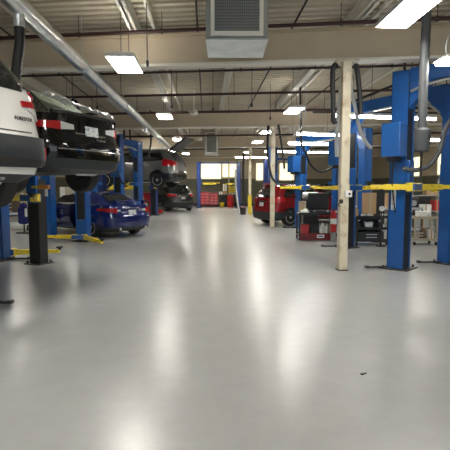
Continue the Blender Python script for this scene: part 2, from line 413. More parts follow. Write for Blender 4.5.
# ---------------------------------------------------------------- hanging heaters
def heater(loc, rz, s, h, label):
    t = thing('hanging_heater', label, 'heater', loc, rz)
    w_ = s; m = MB(M['hvac']); m.box((0, s/2, h/2+.02), (w_, s*.98, h-.04)); m.build('housing', t)
    MB(M['sheet']).box((0, s/2, .01), (w_*1.0, s*1.0, .025)).build('bottom_panel', t)
    f = MB(M['cream']); fw = w_*.84; fz = h-.08; t_ = .06
    for sx in (-1, 1): f.box((sx*(fw/2-t_/2), -.02, .06+fz/2), (t_, .05, fz))
    for z in (.06+t_/2, .06+fz-t_/2): f.box((0, -.02, z), (fw-2*t_, .05, t_))
    f.build('grille_frame', t)
    g = MB(M['grille']); g.box((0, 0, .06+fz/2), (fw-.1, .02, fz-.1)); g.use(M['hvac'])
    for i in range(1, 22): g.box((-fw/2+.05+(fw-.1)*i/22, -.016, .06+fz/2), (.006, .012, fz-.11))
    for i in range(1, 16): g.box((0, -.018, .11+(fz-.1)*i/16), (fw-.11, .012, .006))
    g.build('grille', t)
    m = MB(M['dark'])
    for sx in (-1, 1):
        for y in (.08, s-.08): m.tube([(sx*(w_/2-.06), y, h-.02), (sx*(w_/2-.06), y, DECK-loc[2])], .012, 6)
    m.build('hanging_rod', t)
    return t
heater((.49, 7.2, 3.88), -.04, .97, .9, 'big grey hanging heater box with square grille at top centre')
heater((.33, 26.15, 3.46), 0, .82, 1.3, 'small far grey hanging heater box above the back lift')
t = thing('air_duct_box', 'dark flat box under the roof deck just left of the near hanging heater', 'duct', (-.38, 7.25, 4.6))
MB(M['plastic']).box((0, 0, .1), (.55, .5, .2), bev=.02).build('box', t); MB(M['dark']).box((0, -.26, .1), (.5, .02, .14)).build('face_plate', t)

# ceiling fans
def fan(loc, label):
    t = thing('ceiling_fan', label, 'fan', loc, 0, 'ceiling fans')
    MB(M['cream']).lathe([(.03, .75), (.03, .12), (.1, .1), (.13, .04), (.12, -.03), (.04, -.06)], (0, 0, 0), 'Z', 18).build('motor', t)
    for k in range(3):
        a = 2*PI*k/3 + .25; R = Matrix.Rotation(a, 3, 'Z') @ Matrix.Rotation(.2, 3, 'X'); m = MB(M['beige'])
        m.box(R @ Vector((.42, 0, 0)), (.6, .12, .012), R=R, bev=.004); m.build('blade', t)
    return t
fan((-.38, 14.9, 3.98), 'nearer ceiling fan with three blades, left of centre'); fan((-.3, 22.9, 3.98), 'farther ceiling fan with three blades, left of centre')

# ---------------------------------------------------------------- vehicle lifts
def lift(label, near, far, H=3.7, beam=True, cz=1.62, colr='blue', box=None, gusset=True, arms=(), bars=(0, 1), ch=(.9, .9), postmat=None, pads=True, name='vehicle_lift', wd=1.):
    near, far = Vector((*near, 0)), Vector((*far, 0)); mid = (near+far)/2; a = math.atan2(far.y-near.y, far.x-near.x); hs = (far-near).length/2
    t = thing(name, label, 'vehicle lift', mid, a); B = M[colr]; inv = Matrix.Rotation(-a, 3, 'Z')
    hd = .13*wd; hw = .17*wd
    for i, sx in enumerate((-1, 1)):
        X = sx*hs; pm = B if not (postmat and i == 1) else M[postmat]
        m = MB(pm); outer = X + sx*hd; inner = X - sx*hd
        m.box((outer - sx*.012, 0, H/2+.01), (.024, 2*hw, H-.02)); m.box((X, -hw+.012, H/2+.01), (2*hd, .024, H-.02)); m.box((X, hw-.012, H/2+.01), (2*hd, .024, H-.02))
        m.box((inner, -hw+.02, H/2+.01), (.02, .04, H-.02)); m.box((inner, hw-.02, H/2+.01), (.02, .04, H-.02)); m.box((X, 0, H-.01), (2*hd, 2*hw, .02))
        p = m.build('post', t)
        MB(M['black']).box((X-sx*.01, 0, H/2), (2*hd-.04, 2*hw-.06, H-.1)).build('channel_liner', p)
        q = MB(M['galv']); q.tube([(X-sx*.06, .05, .2), (X-sx*.06, .05, H-.15)], .012, 6); q.build('lift_cable', p)
        m = MB(M['dark']); m.box((X, 0, .011), (.5*wd, .52*wd, .02), bev=.005)
        for bx in (-.18, .18):
            for by in (-.2, .2): m.lathe([(.022, 0), (.022, .045), (.012, .05)], (X+bx*wd, by*wd, .02), 'Z', 6)
        m.build('base_plate', t)
        if i in bars:
            d = inv @ Vector((-.995*(1 if mid.x > 0 else -1), -.1, 0)); m = MB(M['dark']); ang = math.atan2(d.y, d.x)
            c_ = Vector((X, 0, .035)) + d*.42; m.box(c_, (.5, .055, .03), rz=ang); m.box(Vector((X, 0, .045)) + d*.66, (.07, .09, .05), rz=ang, bev=.01)
            m.build('floor_bar', t)
        m = MB(B); z = cz if isinstance(cz, (int, float)) else cz[i]
        m.box((inner - sx*.01, 0, z+.18), (.09, .26, .62), bev=.015); m.box((inner - sx*.1, 0, z-.02), (.2, .44, .13), bev=.015)
        m.build('carriage', t)
        for (pi, wx, wy, L_) in arms:
            if pi != i: continue
            d = (inv @ Vector((wx, wy, 0))).normalized(); sy = 1 if d.y > 0 else -1
            p0 = Vector((inner - sx*.1, sy*.16, z-.02)); p1 = p0 + d*L_; ang = math.atan2(d.y, d.x)
            m = MB(M['yellow']); m.box(p0 + d*L_*.32, (L_*.66, .12, .11), rz=ang, bev=.012); m.box(p0 + d*L_*.72, (L_*.56, .085, .08), rz=ang, bev=.01)
            m.lathe([(.09, -.08), (.09, .08)], p0, 'Z', 14)
            arm = m.build('arm', t)
            m = MB(M['rubber']); m.lathe([(.035, .03), (.035, .07), (.075, .08), (.075, .11)], p1, 'Z', 14); m.build('lift_pad', arm)
    if beam:
        m = MB(B); m.box((0, 0, H-.09), (2*hs-2*hd, .24, .26) if gusset else (2*hs-2*hd, .14, .12), bev=.01)
        for sx in ((-1, 1) if gusset else ()):
            m.extr([(0, 0), (.45, 0), (0, -.5)], lambda p, sx=sx: Vector((sx*(hs-hd-p[0]), -.1, H-.2+p[1])), lambda p, sx=sx: Vector((sx*(hs-hd-p[0]), .1, H-.2+p[1])))
        ob = m.build('overhead_beam', t)
        m = MB(M['galv']); hy = .17 * (1 if math.cos(a) < 0 else -1); m.tube(smooth_path([(-hs+.2, hy, H-.55), (-hs*.6, hy, H-.3), (0, hy, H-.24), (hs*.6, hy, H-.3), (hs-.2, hy, H-.4)]), .025, 7); m.build('hydraulic_line', ob)
    if box is not None:
        i = box; sx = (-1, 1)[i]
        side = -1 if (Matrix.Rotation(a, 3, 'Z') @ Vector((0, -1, 0))).x * (-1 if mid.x > 0 else 1) > 0 else 1
        m = MB(B); m.box((sx*hs, side*(hw+.19), 2.47), (.36, .36, .62), bev=.02); m.build('power_unit', t)
        m = MB(M['dark']); m.box((sx*hs, side*(hw+.17), 2.12), (.2, .2, .08)); m.build('reservoir', t)
        m = MB(M['hose']); m.tube(smooth_path([(sx*hs, side*(hw+.2), 2.1), (sx*hs, side*(hw+.23), 1.7), (sx*hs, side*(hw+.1), 1.3), (sx*hs, side*(hw+.02), 1.1)]), .014, 6); m.build('power_cable', t)
    return t
# right side
l1 = lift('nearest blue two-post lift at right, yellow arms raised, white letter strip on post', (5.9, 6.57), (3.8, 8.67), H=3.78, box=1,
     arms=((1, -.85, .12, .75), (1, 1, .1, .8), (0, -1, -.1, .8), (0, .9, -.1, .8)), bars=(1,), cz=1.62, wd=1.15)
inv = None
l2 = lift('blue two-post lift whose near post stands at the right edge of the photo', (5.1, 9.2), (3.74, 11.8), H=3.68, box=1, arms=((1, -.9, .3, .7), (1, 1, .2, .9), (0, -.85, .1, .8), (0, 1, .3, .8)), cz=1.6)
l3 = lift('blue two-post lift beyond the black tool cart with power unit at its left post', (5.2, 14.6), (3.68, 17.4), H=3.5, box=1, arms=((1, -.9, -.3, .9), (1, 1, -.1, .9), (0, -1, -.1, 1.0), (0, 1, .1, .9)), cz=1.6)
l4 = lift('dark blue lift frame at the far right behind the red car', (4.0, 30.2), (6.2, 30.6), H=3.55, colr='navy', gusset=False, arms=((1, 1, .1, .7),), bars=(), cz=1.3)
l5 = lift('blue two-post lift whose posts stand either side of the dark red car', (5.35, 18.2), (3.2, 21.5), H=3.5, box=None, beam=False, arms=(), bars=(), cz=1.75)
# back
l6 = lift('navy blue two-post lift spanning the aisle end in front of the red tool chests', (-.55, 34.3), (2.5, 34.3), H=3.5, colr='navy', gusset=False, arms=((0, 1, .1, 1.1), (1, -1, .1, .8)), bars=(), cz=(1.85, 1.85), wd=1.1)
# left side
lift('lift under the white car at the left edge, only its floor bar showing', (-4.75, 3.3), (-3.32, 6.2), H=2.6, beam=False, cz=1.35, arms=((1, -.9, -.3, .5),), bars=(1,))
lift('lift with a black post under the black raised car', (-4.75, 6.55), (-3.5, 9.5), H=1.75, beam=False, cz=1.4, postmat='black', arms=((1, .3, -1, .9), (1, -.8, -.5, .7)), bars=(0,), colr='blue', wd=.82)
lift('blue lift with empty yellow arm on the floor at the far left edge', (-4.55, 10.05), (-3.64, 13.5), H=3.6, beam=False, cz=.16, arms=((0, 1, .12, 1.0), (1, .7, -1.1, 1.45), (1, -1, .2, .95)), bars=(0,))
lift('blue lift behind the blue sedan, far post bright before the raised grey car', (-4.95, 14.4), (-3.5, 18.4), H=3.7, beam=False, cz=2.1, bars=())
lift('blue lift with a crossbeam between the black car and the grey lifted car', (-4.5, 18.1), (-2.95, 19.85), H=3.55, cz=1.75, arms=((1, -.9, .2, .5),), bars=())
lift('lift carrying the raised grey car, its dark post beside the parked grey car', (-4.7, 20.55), (-2.92, 25.6), H=3.0, beam=False, colr='navy', cz=1.6, arms=((1, .2, -1, .8),), bars=())
# white letter strip on the nearest post (vertical lettering)
hs1 = math.hypot(2.1, 2.1)/2
m = MB(M['white']); m.box((hs1+.05, .203, 1.36), (.085, .012, .40))
strip_o = m.build('letter_strip', l1); strip_o['label'] = 'white strip with vertical blue lettering'
m = MB(M['lblue'])
for k in range(8):
    z = 1.51 - k*.044; m.box((hs1+.05, .211, z), (.045, .004, .007)); m.box((hs1+.05 + (.018 if k % 2 else -.018), .211, z-.012), (.009, .004, .026))
    if k % 3: m.box((hs1+.05, .211, z-.02), (.04, .004, .006))
m.build('lettering', strip_o)

# ---------------------------------------------------------------- cars
class Car:
    def __init__(s, levels, r=.34, bow=.06):
        s.lv = levels; s.r = r; s.bow = bow
    def at(s, z):
        lv = s.lv
        if z <= lv[0][0]: return lv[0][1:]
        for a, b in zip(lv, lv[1:]):
            if a[0] <= z <= b[0]:
                t = (z-a[0])/max(1e-6, b[0]-a[0]); return tuple(a[i]+(b[i]-a[i])*t for i in (1, 2, 3))
        return lv[-1][1:]
    def plan(s, q, y0, y1, w_):
        sg = -1 if q < 0 else 1; q = abs(q); r = min(s.r, w_*.45); rf = min(.45, w_*.5); k = PI/2
        if q <= 1: x, y = (w_-r)*q, y0
        elif q <= 2: a = (q-1)*k; x, y = w_-r+r*math.sin(a), y0 + r*(1-math.cos(a))
        elif q <= 3: x, y = w_, y0+r + (y1-rf-y0-r)*(q-2)
        elif q <= 4: a = (q-3)*k; x, y = w_-rf+rf*math.cos(a), y1-rf+rf*math.sin(a)
        else: x, y = (w_-rf)*(5-q), y1
        y += s.bow*(x/w_)**2 * max(0, 1-(y-y0)/1.2)
        return Vector((sg*x, y, 0))
    def P(s, q, z, off=0.):
        y0, y1, w_ = s.at(z); p = s.plan(q, y0, y1, w_); p.z = z
        if off:
            e = .01; a = s.plan(q+e, y0, y1, w_) - s.plan(q-e, y0, y1, w_) if abs(q) > e else Vector((1, 0, 0))
            y0b, y1b, wb = s.at(z+.02); up = s.plan(q, y0b, y1b, wb) + Vector((0, 0, .02)) - s.plan(q, y0, y1, w_)
            n = a.cross(up).normalized(); ctr = Vector((0, (y0+y1)/2, z))
            if n.dot(p-ctr) < 0: n = -n
            p = p + n*off
        return p
QS = [0, .35, .7, 1, 1.2, 1.4, 1.6, 1.8, 2] + [2+i/12 for i in range(1, 13)] + [3.25, 3.5, 3.75, 4, 4.5, 5]
def make_car(name, label, cat, loc, th, spec, paint, z0=0., droop=0., rimm='rim', group=None):
    """th: heading turned left from +Y. Rear centre of the car stands at loc."""
    t = thing(name, label, cat, (loc[0], loc[1], z0), th, group)
    C = Car(spec['lv'], spec.get('r', .34), spec.get('bow', .06)); Pm = M[paint]; t_c = C
    qs = QS + [-q for q in QS[-2:0:-1]]
    zs = []
    lv = spec['lv']
    for a, b in zip(lv, lv[1:]):
        k = max(1, int((b[0]-a[0])/.12)); zs += [a[0]+(b[0]-a[0])*i/k for i in range(k)]
    zs.append(lv[-1][0])
    m = MB(Pm); rings = [[m.bm.verts.new(C.P(q, z)) for q in qs] for z in zs]; n = len(qs)
    m.use(M['plastic']); ipl = m.cur
    for i, (a, b) in enumerate(zip(rings, rings[1:])):
        m.cur = ipl if zs[i+1] < spec.get('sill', .3) else 0
        for j in range(n): m._f([a[j], a[(j+1) % n], b[(j+1) % n], b[j]], True)
    m.cur = ipl; m._f(rings[0][::-1]); m.cur = 0; m._f(rings[-1])
    body = m.build('body', t, sharp=32)
    wr = spec.get('wr', .34); wy = spec['wheels']; W_ = spec['W']
    # wheel arches
    cut = MB(M['plastic'])
    for y in wy:
        for sx in (-1, 1): cut.lathe([(wr*1.14, -.16), (wr*1.14, .16)], (sx*(W_-.10), y, wr*1.0), 'X', 28, smooth=False)
    co = cut.build('cutter', t)
    bo = body.modifiers.new('arch', 'BOOLEAN'); bo.operation = 'DIFFERENCE'; bo.object = co; bo.solver = 'EXACT'
    bpy.context.view_layer.update(); dg = bpy.context.evaluated_depsgraph_get()
    me = bpy.data.meshes.new_from_object(body.evaluated_get(dg)); body.modifiers.clear(); body.data = me
    bpy.data.objects.remove(co)
    # wheels
    proto = None
    for y in wy:
        for sx in (-1, 1):
            if proto is None:
                m = MB(M['rubber']); h = .11
                m.lathe([(wr*.66, -h), (wr*.9, -h*1.02), (wr*.985, -h*.8), (wr, -h*.4), (wr, h*.4), (wr*.985, h*.8), (wr*.9, h*1.02), (wr*.66, h)], (0, 0, 0), 'X', 32)
                wo = m.build('wheel', t)
                m = MB(M[rimm]); m.lathe([(wr*.7, .08), (wr*.7, .112), (wr*.62, .115), (wr*.62, .06)], (0, 0, 0), 'X', 28)
                for k in range(5):
                    R = Matrix.Rotation(2*PI*k/5, 3, 'X'); m.box(R @ Vector((.095, 0, wr*.36)), (.025, .065, wr*.6), R=R, bev=.006)
                m.lathe([(wr*.16, .07), (wr*.16, .115), (wr*.08, .12)], (0, 0, 0), 'X', 14)
                m.build('rim', wo)
                m = MB(M['dark']); m.lathe([(wr*.45, .04), (wr*.45, .06)], (0, 0, 0), 'X', 20); m.build('brake_disc', wo)
                proto = wo
            else: wo = copy_tree(proto, t)
            wo.location = (sx*(W_-.10), y, wr-droop); wo.rotation_euler = (0, 0, 0 if sx > 0 else PI)
    def patch(nm, qa, qb, lo, hi, m_, off=.012, nq=8, nz=3, par=t, label=None):
        O, I = [], []
        for i in range(nq+1):
            u = i/nq; q = qa+(qb-qa)*u; a = lo(u) if callable(lo) else lo; b_ = hi(u) if callable(hi) else hi
            O.append([C.P(q, a+(b_-a)*j/nz, off) for j in range(nz+1)]); I.append([C.P(q, a+(b_-a)*j/nz, -.01) for j in range(nz+1)])
        mm = MB(M[m_]); mm.grid((O, I)); o = mm.build(nm, par, sharp=50)
        if label: o['label'] = label
        return o
    def sidepoly(nm, pts, m_='glass', off=.006, par=t):
        for sx in (-1, 1):
            mm = MB(M[m_]); mm.extr(pts, lambda p: Vector((sx*(C.at(p[1])[2]-.015), p[0], p[1])), lambda p: Vector((sx*(C.at(p[1])[2]+off), p[0], p[1])))
            mm.build(nm, par)
    spec['details'](t, C, patch, sidepoly)
    # underbody
    m = MB(M['dark']); m.box((0, spec['L']*.5, .26), (.7, spec['L']*.75, .06), bev=.02); m.box((.0, wy[0], .3), (1.2, .1, .1), bev=.02)
    m.use(M['galv']); m.tube([(.35, .12, .27), (.35, 1.2, .24), (.1, 2.2, .22)], .03, 8); m.lathe([(.09, -.25), (.1, -.2), (.1, .2), (.09, .25)], (.3, .45, .27), 'X', 12)
    m.build('underbody', t)
    return t
def plate(t, C, z, par=None, w_=.30, off=.02, m_='plate'):
    y = C.P(0, z).y; y2 = C.P(0, z+.1).y; tilt = math.atan2(y2-y, .1); m = MB(M[m_])
    R = Matrix.Rotation(-tilt, 3, 'X'); m.box((0, y-off, z), (w_, .012, .155), R=R, bev=.003); m.build('licence_plate', t)

# -- white crossover
def det_white(t, C, patch, sidepoly):
    patch('rear_bumper', -2.35, 2.35, lambda u: .37+.03*abs(2*u-1), .68, 'plastic', .045, 26, 4)
    patch('bumper_trim', -1.55, 1.55, .42, .47, 'dark', .06, 16, 1)
    patch('rear_window', -.97, .97, 1.15, 1.60, 'glass', .012, 14, 5)
    for sg in (-1, 1):
        patch('tail_light', sg*.88, sg*1.9, lambda u: .99+.0*u, lambda u: 1.05+.03*u, 'red_lens', .022, 10, 3)
        patch('reversing_lamp', sg*.98, sg*1.75, lambda u: .96-.08*min(1,u*1.5), .99, 'clear_lens', .02, 8, 2)
        patch('light_fin', sg*1.25, sg*1.95, lambda u: 1.15-.07*u, lambda u: 1.17+.01*u, 'red_lens', .022, 5, 1)
        patch('quarter_pillar', sg*1.0, sg*1.9, 1.19, 1.6, 'glass', .008, 6, 3)
        patch('bumper_reflector', sg*1.55, sg*1.75, .42, .6, 'red_lens', .062, 3, 2)
    patch('spoiler', -1.1, 1.1, 1.62, 1.67, 'plastic', .14, 14, 1)
    patch('tailgate_seam', -.98, .98, .725, .735, 'dark', .006, 12, 1)
    patch('plate_recess', -.42, .42, .84, 1.0, 'white_paint', .02, 6, 2)
    plate(t, C, .92, off=.035)
    sidepoly('side_window', [(.55, 1.18), (1.35, 1.14), (1.35, 1.54), (.8, 1.54)]); sidepoly('side_window', [(1.42, 1.14), (2.3, 1.12), (2.3, 1.56), (1.42, 1.56)]); sidepoly('side_window', [(2.38, 1.12), (3.2, 1.10), (2.75, 1.55), (2.38, 1.56)])
    patch('windscreen', 4.05, 5, 1.16, 1.55, 'glass', .01, 6, 3); patch('windscreen', -4.05, -5, 1.16, 1.55, 'glass', .01, 6, 3)
    for sg in (-1, 1): patch('headlight', sg*3.3, sg*4.2, .78, .92, 'clear_lens', .015, 6, 2)
    for sg in (-1, 1):
        m = MB(M['plastic']); m.tube([(sg*.60, .85, 1.70), (sg*.62, 1.0, 1.74), (sg*.62, 2.3, 1.74), (sg*.60, 2.5, 1.70)], .02, 8); m.build('roof_rail', t)
suv_lv = [(.22, .20, 4.40, .78), (.30, .05, 4.52, .86), (.50, 0, 4.6, .90), (.70, .02, 4.6, .905), (.80, .05, 4.56, .905), (.95, .07, 4.42, .90), (1.06, .09, 4.0, .89), (1.12, .10, 3.55, .885), (1.24, .15, 3.3, .85), (1.60, .42, 2.65, .69), (1.66, .48, 2.5, .64), (1.70, .62, 2.3, .5)]
WSUV = dict(lv=suv_lv, r=.22, W=.905, L=4.6, wheels=(.88, 3.55), wr=.355, details=det_white, sill=.44)
SUV = dict(lv=suv_lv, W=.905, L=4.6, wheels=(.88, 3.55), wr=.355, details=det_white, sill=.31)
def rearpos(rx, ry, th, W_): return (rx - W_*math.cos(th), ry - W_*math.sin(th))
TH = math.radians(63)
p = rearpos(-1.66, 5.03, TH, .905)
wc = make_car('crossover_car', 'white crossover car raised on a lift at left, its rear cut by the photo edge', 'car', p, TH, WSUV, 'white_paint', z0=1.43, droop=.08)
# model badge lettering
def lettering(txt, size, mat_, name, parent, loc, rot, ext=.003):
    cu = bpy.data.curves.new(name, 'FONT'); cu.body = txt; cu.size = size; cu.extrude = ext; cu.align_x = 'CENTER'; cu.align_y = 'CENTER'
    o = bpy.data.objects.new(name, cu); COL.objects.link(o); bpy.context.view_layer.update()
    me = bpy.data.meshes.new_from_object(o.evaluated_get(bpy.context.evaluated_depsgraph_get())); bpy.data.objects.remove(o)
    o = bpy.data.objects.new(name, me); COL.objects.link(o); me.materials.append(mat_); o.parent = parent; o.location = loc; o.rotation_euler = rot; return o
Cw = Car(suv_lv, .22)
pp = Cw.P(.86, .865, .012); lettering('FORESTER', .052, M['dark'], 'model_badge', wc, pp, (PI/2-.1, 0, .08))

# -- black sedan
def det_black(t, C, patch, sidepoly):
    patch('rear_bumper', -2.3, 2.3, .27, .42, 'plastic', .03, 24, 3)
    patch('bumper_cover', -2.2, 2.2, .42, .70, 'black_paint', .03, 24, 4)
    patch('bumper_trim', -1.25, 1.25, .545, .56, 'chrome', .04, 14, 1)
    patch('rear_window', -.95, .95, 1.16, 1.53, 'reflglass', .01, 14, 5)
    for sg in (-1, 1):
        patch('tail_light', sg*1.07, sg*1.85, lambda u: .83+.04*u, lambda u: .96-.01*u, 'red_lens', .02, 10, 3)
        patch('reversing_lamp', sg*.64, sg*1.06, lambda u: .86-.02*u, lambda u: .93+.03*u, 'clear_lens', .018, 5, 2)
    patch('deck_lip', -1.3, 1.3, 1.085, 1.11, 'black_paint', .05, 16, 1)
    patch('lid_trim', -.6, .6, .80, .815, 'chrome', .012, 10, 1)
    patch('model_badge', .12, .52, .725, .745, 'chrome', .035, 4, 1)
    plate(t, C, .86, off=.02)
    m = MB(M['chrome']); m.lathe([(.05, -.006), (.045, .0), (.0, .006)], (0, C.P(0, 1.0).y-.012, 1.0), 'Y', 20); e = m.build('badge', t); e.scale = (1.25, 1, .8)
    sidepoly('side_window', [(1.35, 1.08), (2.2, 1.06), (2.2, 1.33), (1.6, 1.33)]); sidepoly('side_window', [(2.26, 1.06), (3.3, 1.05), (2.85, 1.32), (2.26, 1.33)])
    patch('windscreen', 4.05, 5, 1.1, 1.34, 'glass', .01, 6, 3); patch('windscreen', -4.05, -5, 1.1, 1.34, 'glass', .01, 6, 3)
    for sg in (-1, 1): patch('headlight', sg*3.3, sg*4.2, .66, .78, 'clear_lens', .015, 6, 2)
sed_lv = [(.20, .2, 4.4, .76), (.27, .05, 4.5, .84), (.45, .0, 4.6, .88), (.66, .0, 4.6, .895), (.70, .03, 4.58, .895), (.85, .05, 4.45, .89), (.96, .06, 4.0, .885), (1.045, .08, 3.6, .86), (1.06, .30, 3.5, .84), (1.09, .50, 3.42, .83), (1.36, 1.15, 2.75, .68), (1.42, 1.35, 2.5, .62), (1.455, 1.65, 2.25, .48)]
bsed_lv = sed_lv[:7] + [(1.08, .07, 3.6, .86), (1.105, .11, 3.55, .83), (1.12, .30, 3.5, .81), (1.15, .42, 3.42, .80), (1.52, .95, 2.75, .66), (1.58, 1.1, 2.5, .60), (1.61, 1.4, 2.25, .46)]
SED = dict(lv=sed_lv, W=.895, L=4.6, wheels=(.98, 3.68), wr=.335, details=det_black, sill=.28, r=.30, bow=.08)
THB = math.radians(63)
pb = rearpos(-1.40, 8.22, THB, .895)
bc = make_car('sedan_car', 'glossy black sedan raised on a lift, rear facing the camera behind the white car', 'car', pb, THB, dict(SED, lv=bsed_lv), 'black_paint', z0=1.62, droop=.12, rimm='rimd')
# white cover on its rear pillar / window
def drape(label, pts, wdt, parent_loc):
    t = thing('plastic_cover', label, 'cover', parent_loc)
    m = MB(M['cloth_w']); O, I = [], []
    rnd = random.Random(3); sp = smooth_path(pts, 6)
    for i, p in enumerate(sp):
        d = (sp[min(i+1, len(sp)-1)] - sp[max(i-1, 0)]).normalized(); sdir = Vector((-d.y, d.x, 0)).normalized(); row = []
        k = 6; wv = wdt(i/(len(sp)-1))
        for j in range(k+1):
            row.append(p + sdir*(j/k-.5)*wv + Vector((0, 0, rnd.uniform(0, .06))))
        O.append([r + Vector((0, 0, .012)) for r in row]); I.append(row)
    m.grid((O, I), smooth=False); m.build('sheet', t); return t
def carworld(loc, th, z0, l): c_, s2 = math.cos(th), math.sin(th); return Vector((loc[0]+l[0]*c_-l[1]*s2, loc[1]+l[0]*s2+l[1]*c_, z0+l[2]))
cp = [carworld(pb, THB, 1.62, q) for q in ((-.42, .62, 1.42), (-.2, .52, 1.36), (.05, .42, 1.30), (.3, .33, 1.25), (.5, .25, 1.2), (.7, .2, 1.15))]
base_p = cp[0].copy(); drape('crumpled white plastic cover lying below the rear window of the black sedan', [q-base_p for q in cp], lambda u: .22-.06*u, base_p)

# -- blue sedan
def det_blue(t, C, patch, sidepoly):
    patch('rear_bumper', -2.2, 2.2, .27, .36, 'plastic', .03, 20, 2)
    patch('bumper_cover', -2.2, 2.2, .36, .62, 'blue_paint', .025, 20, 3)
    patch('rear_window', -.95, .95, 1.13, 1.38, 'glass', .01, 12, 5)
    for sg in (-1, 1):
        patch('tail_light', sg*.95, sg*2.07, lambda u: .78+.08*u, lambda u: .94, 'red_lens', .02, 10, 3)
        patch('reversing_lamp', sg*.75, sg*.94, .84, .90, 'clear_lens', .018, 4, 2)
        m = MB(M['chrome']); m.lathe([(.045, -.02), (.045, .1)], (sg*.5, 0, .30), 'Y', 12); m.build('exhaust_tip', t)
    patch('lid_trim', -.5, .5, .93, .95, 'chrome', .012, 8, 1)
    m = MB(M['blue_paint']); m.box((0, .16, 1.17), (1.25, .16, .02), bev=.008); m.box((-.55, .18, 1.11), (.03, .1, .12)); m.box((.55, .18, 1.11), (.03, .1, .12)); m.build('rear_wing', t)
    plate(t, C, .80, off=.02)
    sidepoly('side_window', [(1.35, 1.09), (2.2, 1.07), (2.2, 1.33), (1.6, 1.33)]); sidepoly('side_window', [(2.26, 1.07), (3.3, 1.06), (2.85, 1.32), (2.26, 1.33)])
    sidepoly('window_trim', [(1.2, 1.065), (3.4, 1.045), (3.4, 1.06), (1.2, 1.08)], 'chrome', .01)
    patch('windscreen', 4.05, 5, 1.1, 1.34, 'glass', .01, 6, 3); patch('windscreen', -4.05, -5, 1.1, 1.34, 'glass', .01, 6, 3)
    for sg in (-1, 1):
        patch('headlight', sg*3.3, sg*4.2, .66, .78, 'clear_lens', .015, 6, 2)
        m = MB(M['blue_paint']); m.box((sg*.97, 3.05, 1.08), (.18, .1, .12), bev=.03); m.build('wing_mirror', t)
BLU = dict(SED, details=det_blue)
make_car('sedan_car', 'dark blue sedan parked on the floor at left behind the yellow lift arms', 'car', (-2.32, 14.4), math.radians(48), BLU, 'blue_paint')

# -- grey hatchback on lift, hatch open
def det_open(t, C, patch, sidepoly):
    patch('rear_bumper', -2.2, 2.2, .3, .6, 'dkgrey_paint', .035, 20, 3)
    patch('cargo_opening', -.93, .93, .72, 1.56, 'black', .012, 12, 5)
    for sg in (-1, 1):
        patch('tail_light', sg*1.0, sg*2.05, .92, lambda u: 1.12+.12*u, 'red_lens', .03, 10, 3)
        patch('headlight', sg*3.3, sg*4.2, .78, .92, 'clear_lens', .015, 6, 2)
    R = Matrix.Rotation(math.radians(-34), 3, 'X')
    m = MB(M['grey_paint']); m.box(Vector((0, .45, 1.68)) + R @ Vector((0, -.5, .0)), (1.15, 1.0, .05), R=R, bev=.02); h = m.build('open_hatch', t); m = MB(M['black']); m.box(Vector((0, .45, 1.63)) + R @ Vector((0, -.5, .0)), (1.1, .95, .05), R=R, bev=.02); m.build('hatch_liner', h)
    m = MB(M['glass']); m.box(Vector((0, .45, 1.71)) + R @ Vector((0, -.42, .0)), (.95, .5, .02), R=R); m.build('hatch_glass', h)
    for sg in (-1, 1):
        m = MB(M['dark']); m.tube([(sg*.5, .3, 1.4), (sg*.5, -.1, 1.72)], .012, 6); m.build('gas_strut', t)
    sidepoly('side_window', [(.55, 1.2), (1.35, 1.16), (1.35, 1.54), (.8, 1.54)]); sidepoly('side_window', [(1.42, 1.16), (2.3, 1.14), (2.3, 1.56), (1.42, 1.56)]); sidepoly('side_window', [(2.38, 1.14), (3.2, 1.12), (2.75, 1.55), (2.38, 1.56)])
    patch('windscreen', 4.05, 5, 1.16, 1.55, 'glass', .01, 6, 3)
OPN = dict(SUV, details=det_open)
make_car('crossover_car', 'grey crossover car raised on a lift with its rear hatch open, far left', 'car', (-1.08, 21.2), math.radians(71), OPN, 'grey_paint', z0=1.62, droop=.06, rimm='rim')
# -- dark grey and red parked crossovers
def det_suv(paint, dirty=False):
    def f(t, C, patch, sidepoly):
        patch('rear_bumper', -2.3, 2.3, .30, .58, 'plastic', .035, 20, 3)
        patch('rear_window', -.95, .95, 1.18, 1.55, 'glass', .012, 12, 4)
        patch('plate_garnish', -.6, .6, .98, 1.03, 'chrome', .015, 8, 1)
        for sg in (-1, 1):
            patch('tail_light', sg*.85, sg*2.04, .98, lambda u: 1.1+.08*u, 'red_lens', .025, 10, 3)
            patch('headlight', sg*3.3, sg*4.2, .78, .92, 'clear_lens', .015, 6, 2)
            m = MB(M[paint]); m.box((sg*1.0, 3.0, 1.15), (.2, .1, .14), bev=.03); m.build('wing_mirror', t)
        patch('spoiler', -1.05, 1.05, 1.61, 1.66, paint, .12, 12, 1)
        plate(t, C, .88)
        sidepoly('side_window', [(.55, 1.2), (1.35, 1.16), (1.35, 1.54), (.8, 1.54)]); sidepoly('side_window', [(1.42, 1.16), (2.3, 1.14), (2.3, 1.56), (1.42, 1.56)]); sidepoly('side_window', [(2.38, 1.14), (3.2, 1.12), (2.75, 1.55), (2.38, 1.56)])
        patch('windscreen', 4.05, 5, 1.16, 1.55, 'glass', .01, 6, 3)
        m = MB(M['plastic'])
        for sg in (-1, 1): m.tube([(sg*.60, .85, 1.70), (sg*.62, 1.0, 1.73), (sg*.62, 2.3, 1.73), (sg*.60, 2.5, 1.70)], .02, 6)
        m.build('roof_rail', t)
    return f
make_car('crossover_car', 'dark grey crossover car parked on the floor below the raised grey car', 'car', (-1.45, 29.6), math.radians(30), dict(SUV, details=det_suv('dkgrey_paint')), 'dkgrey_paint')
make_car('crossover_car', 'dark red crossover car parked on the floor at right behind the second column', 'car', (2.29, 18.8), math.radians(-64), dict(SUV, details=det_suv('red_paint')), 'red_paint')

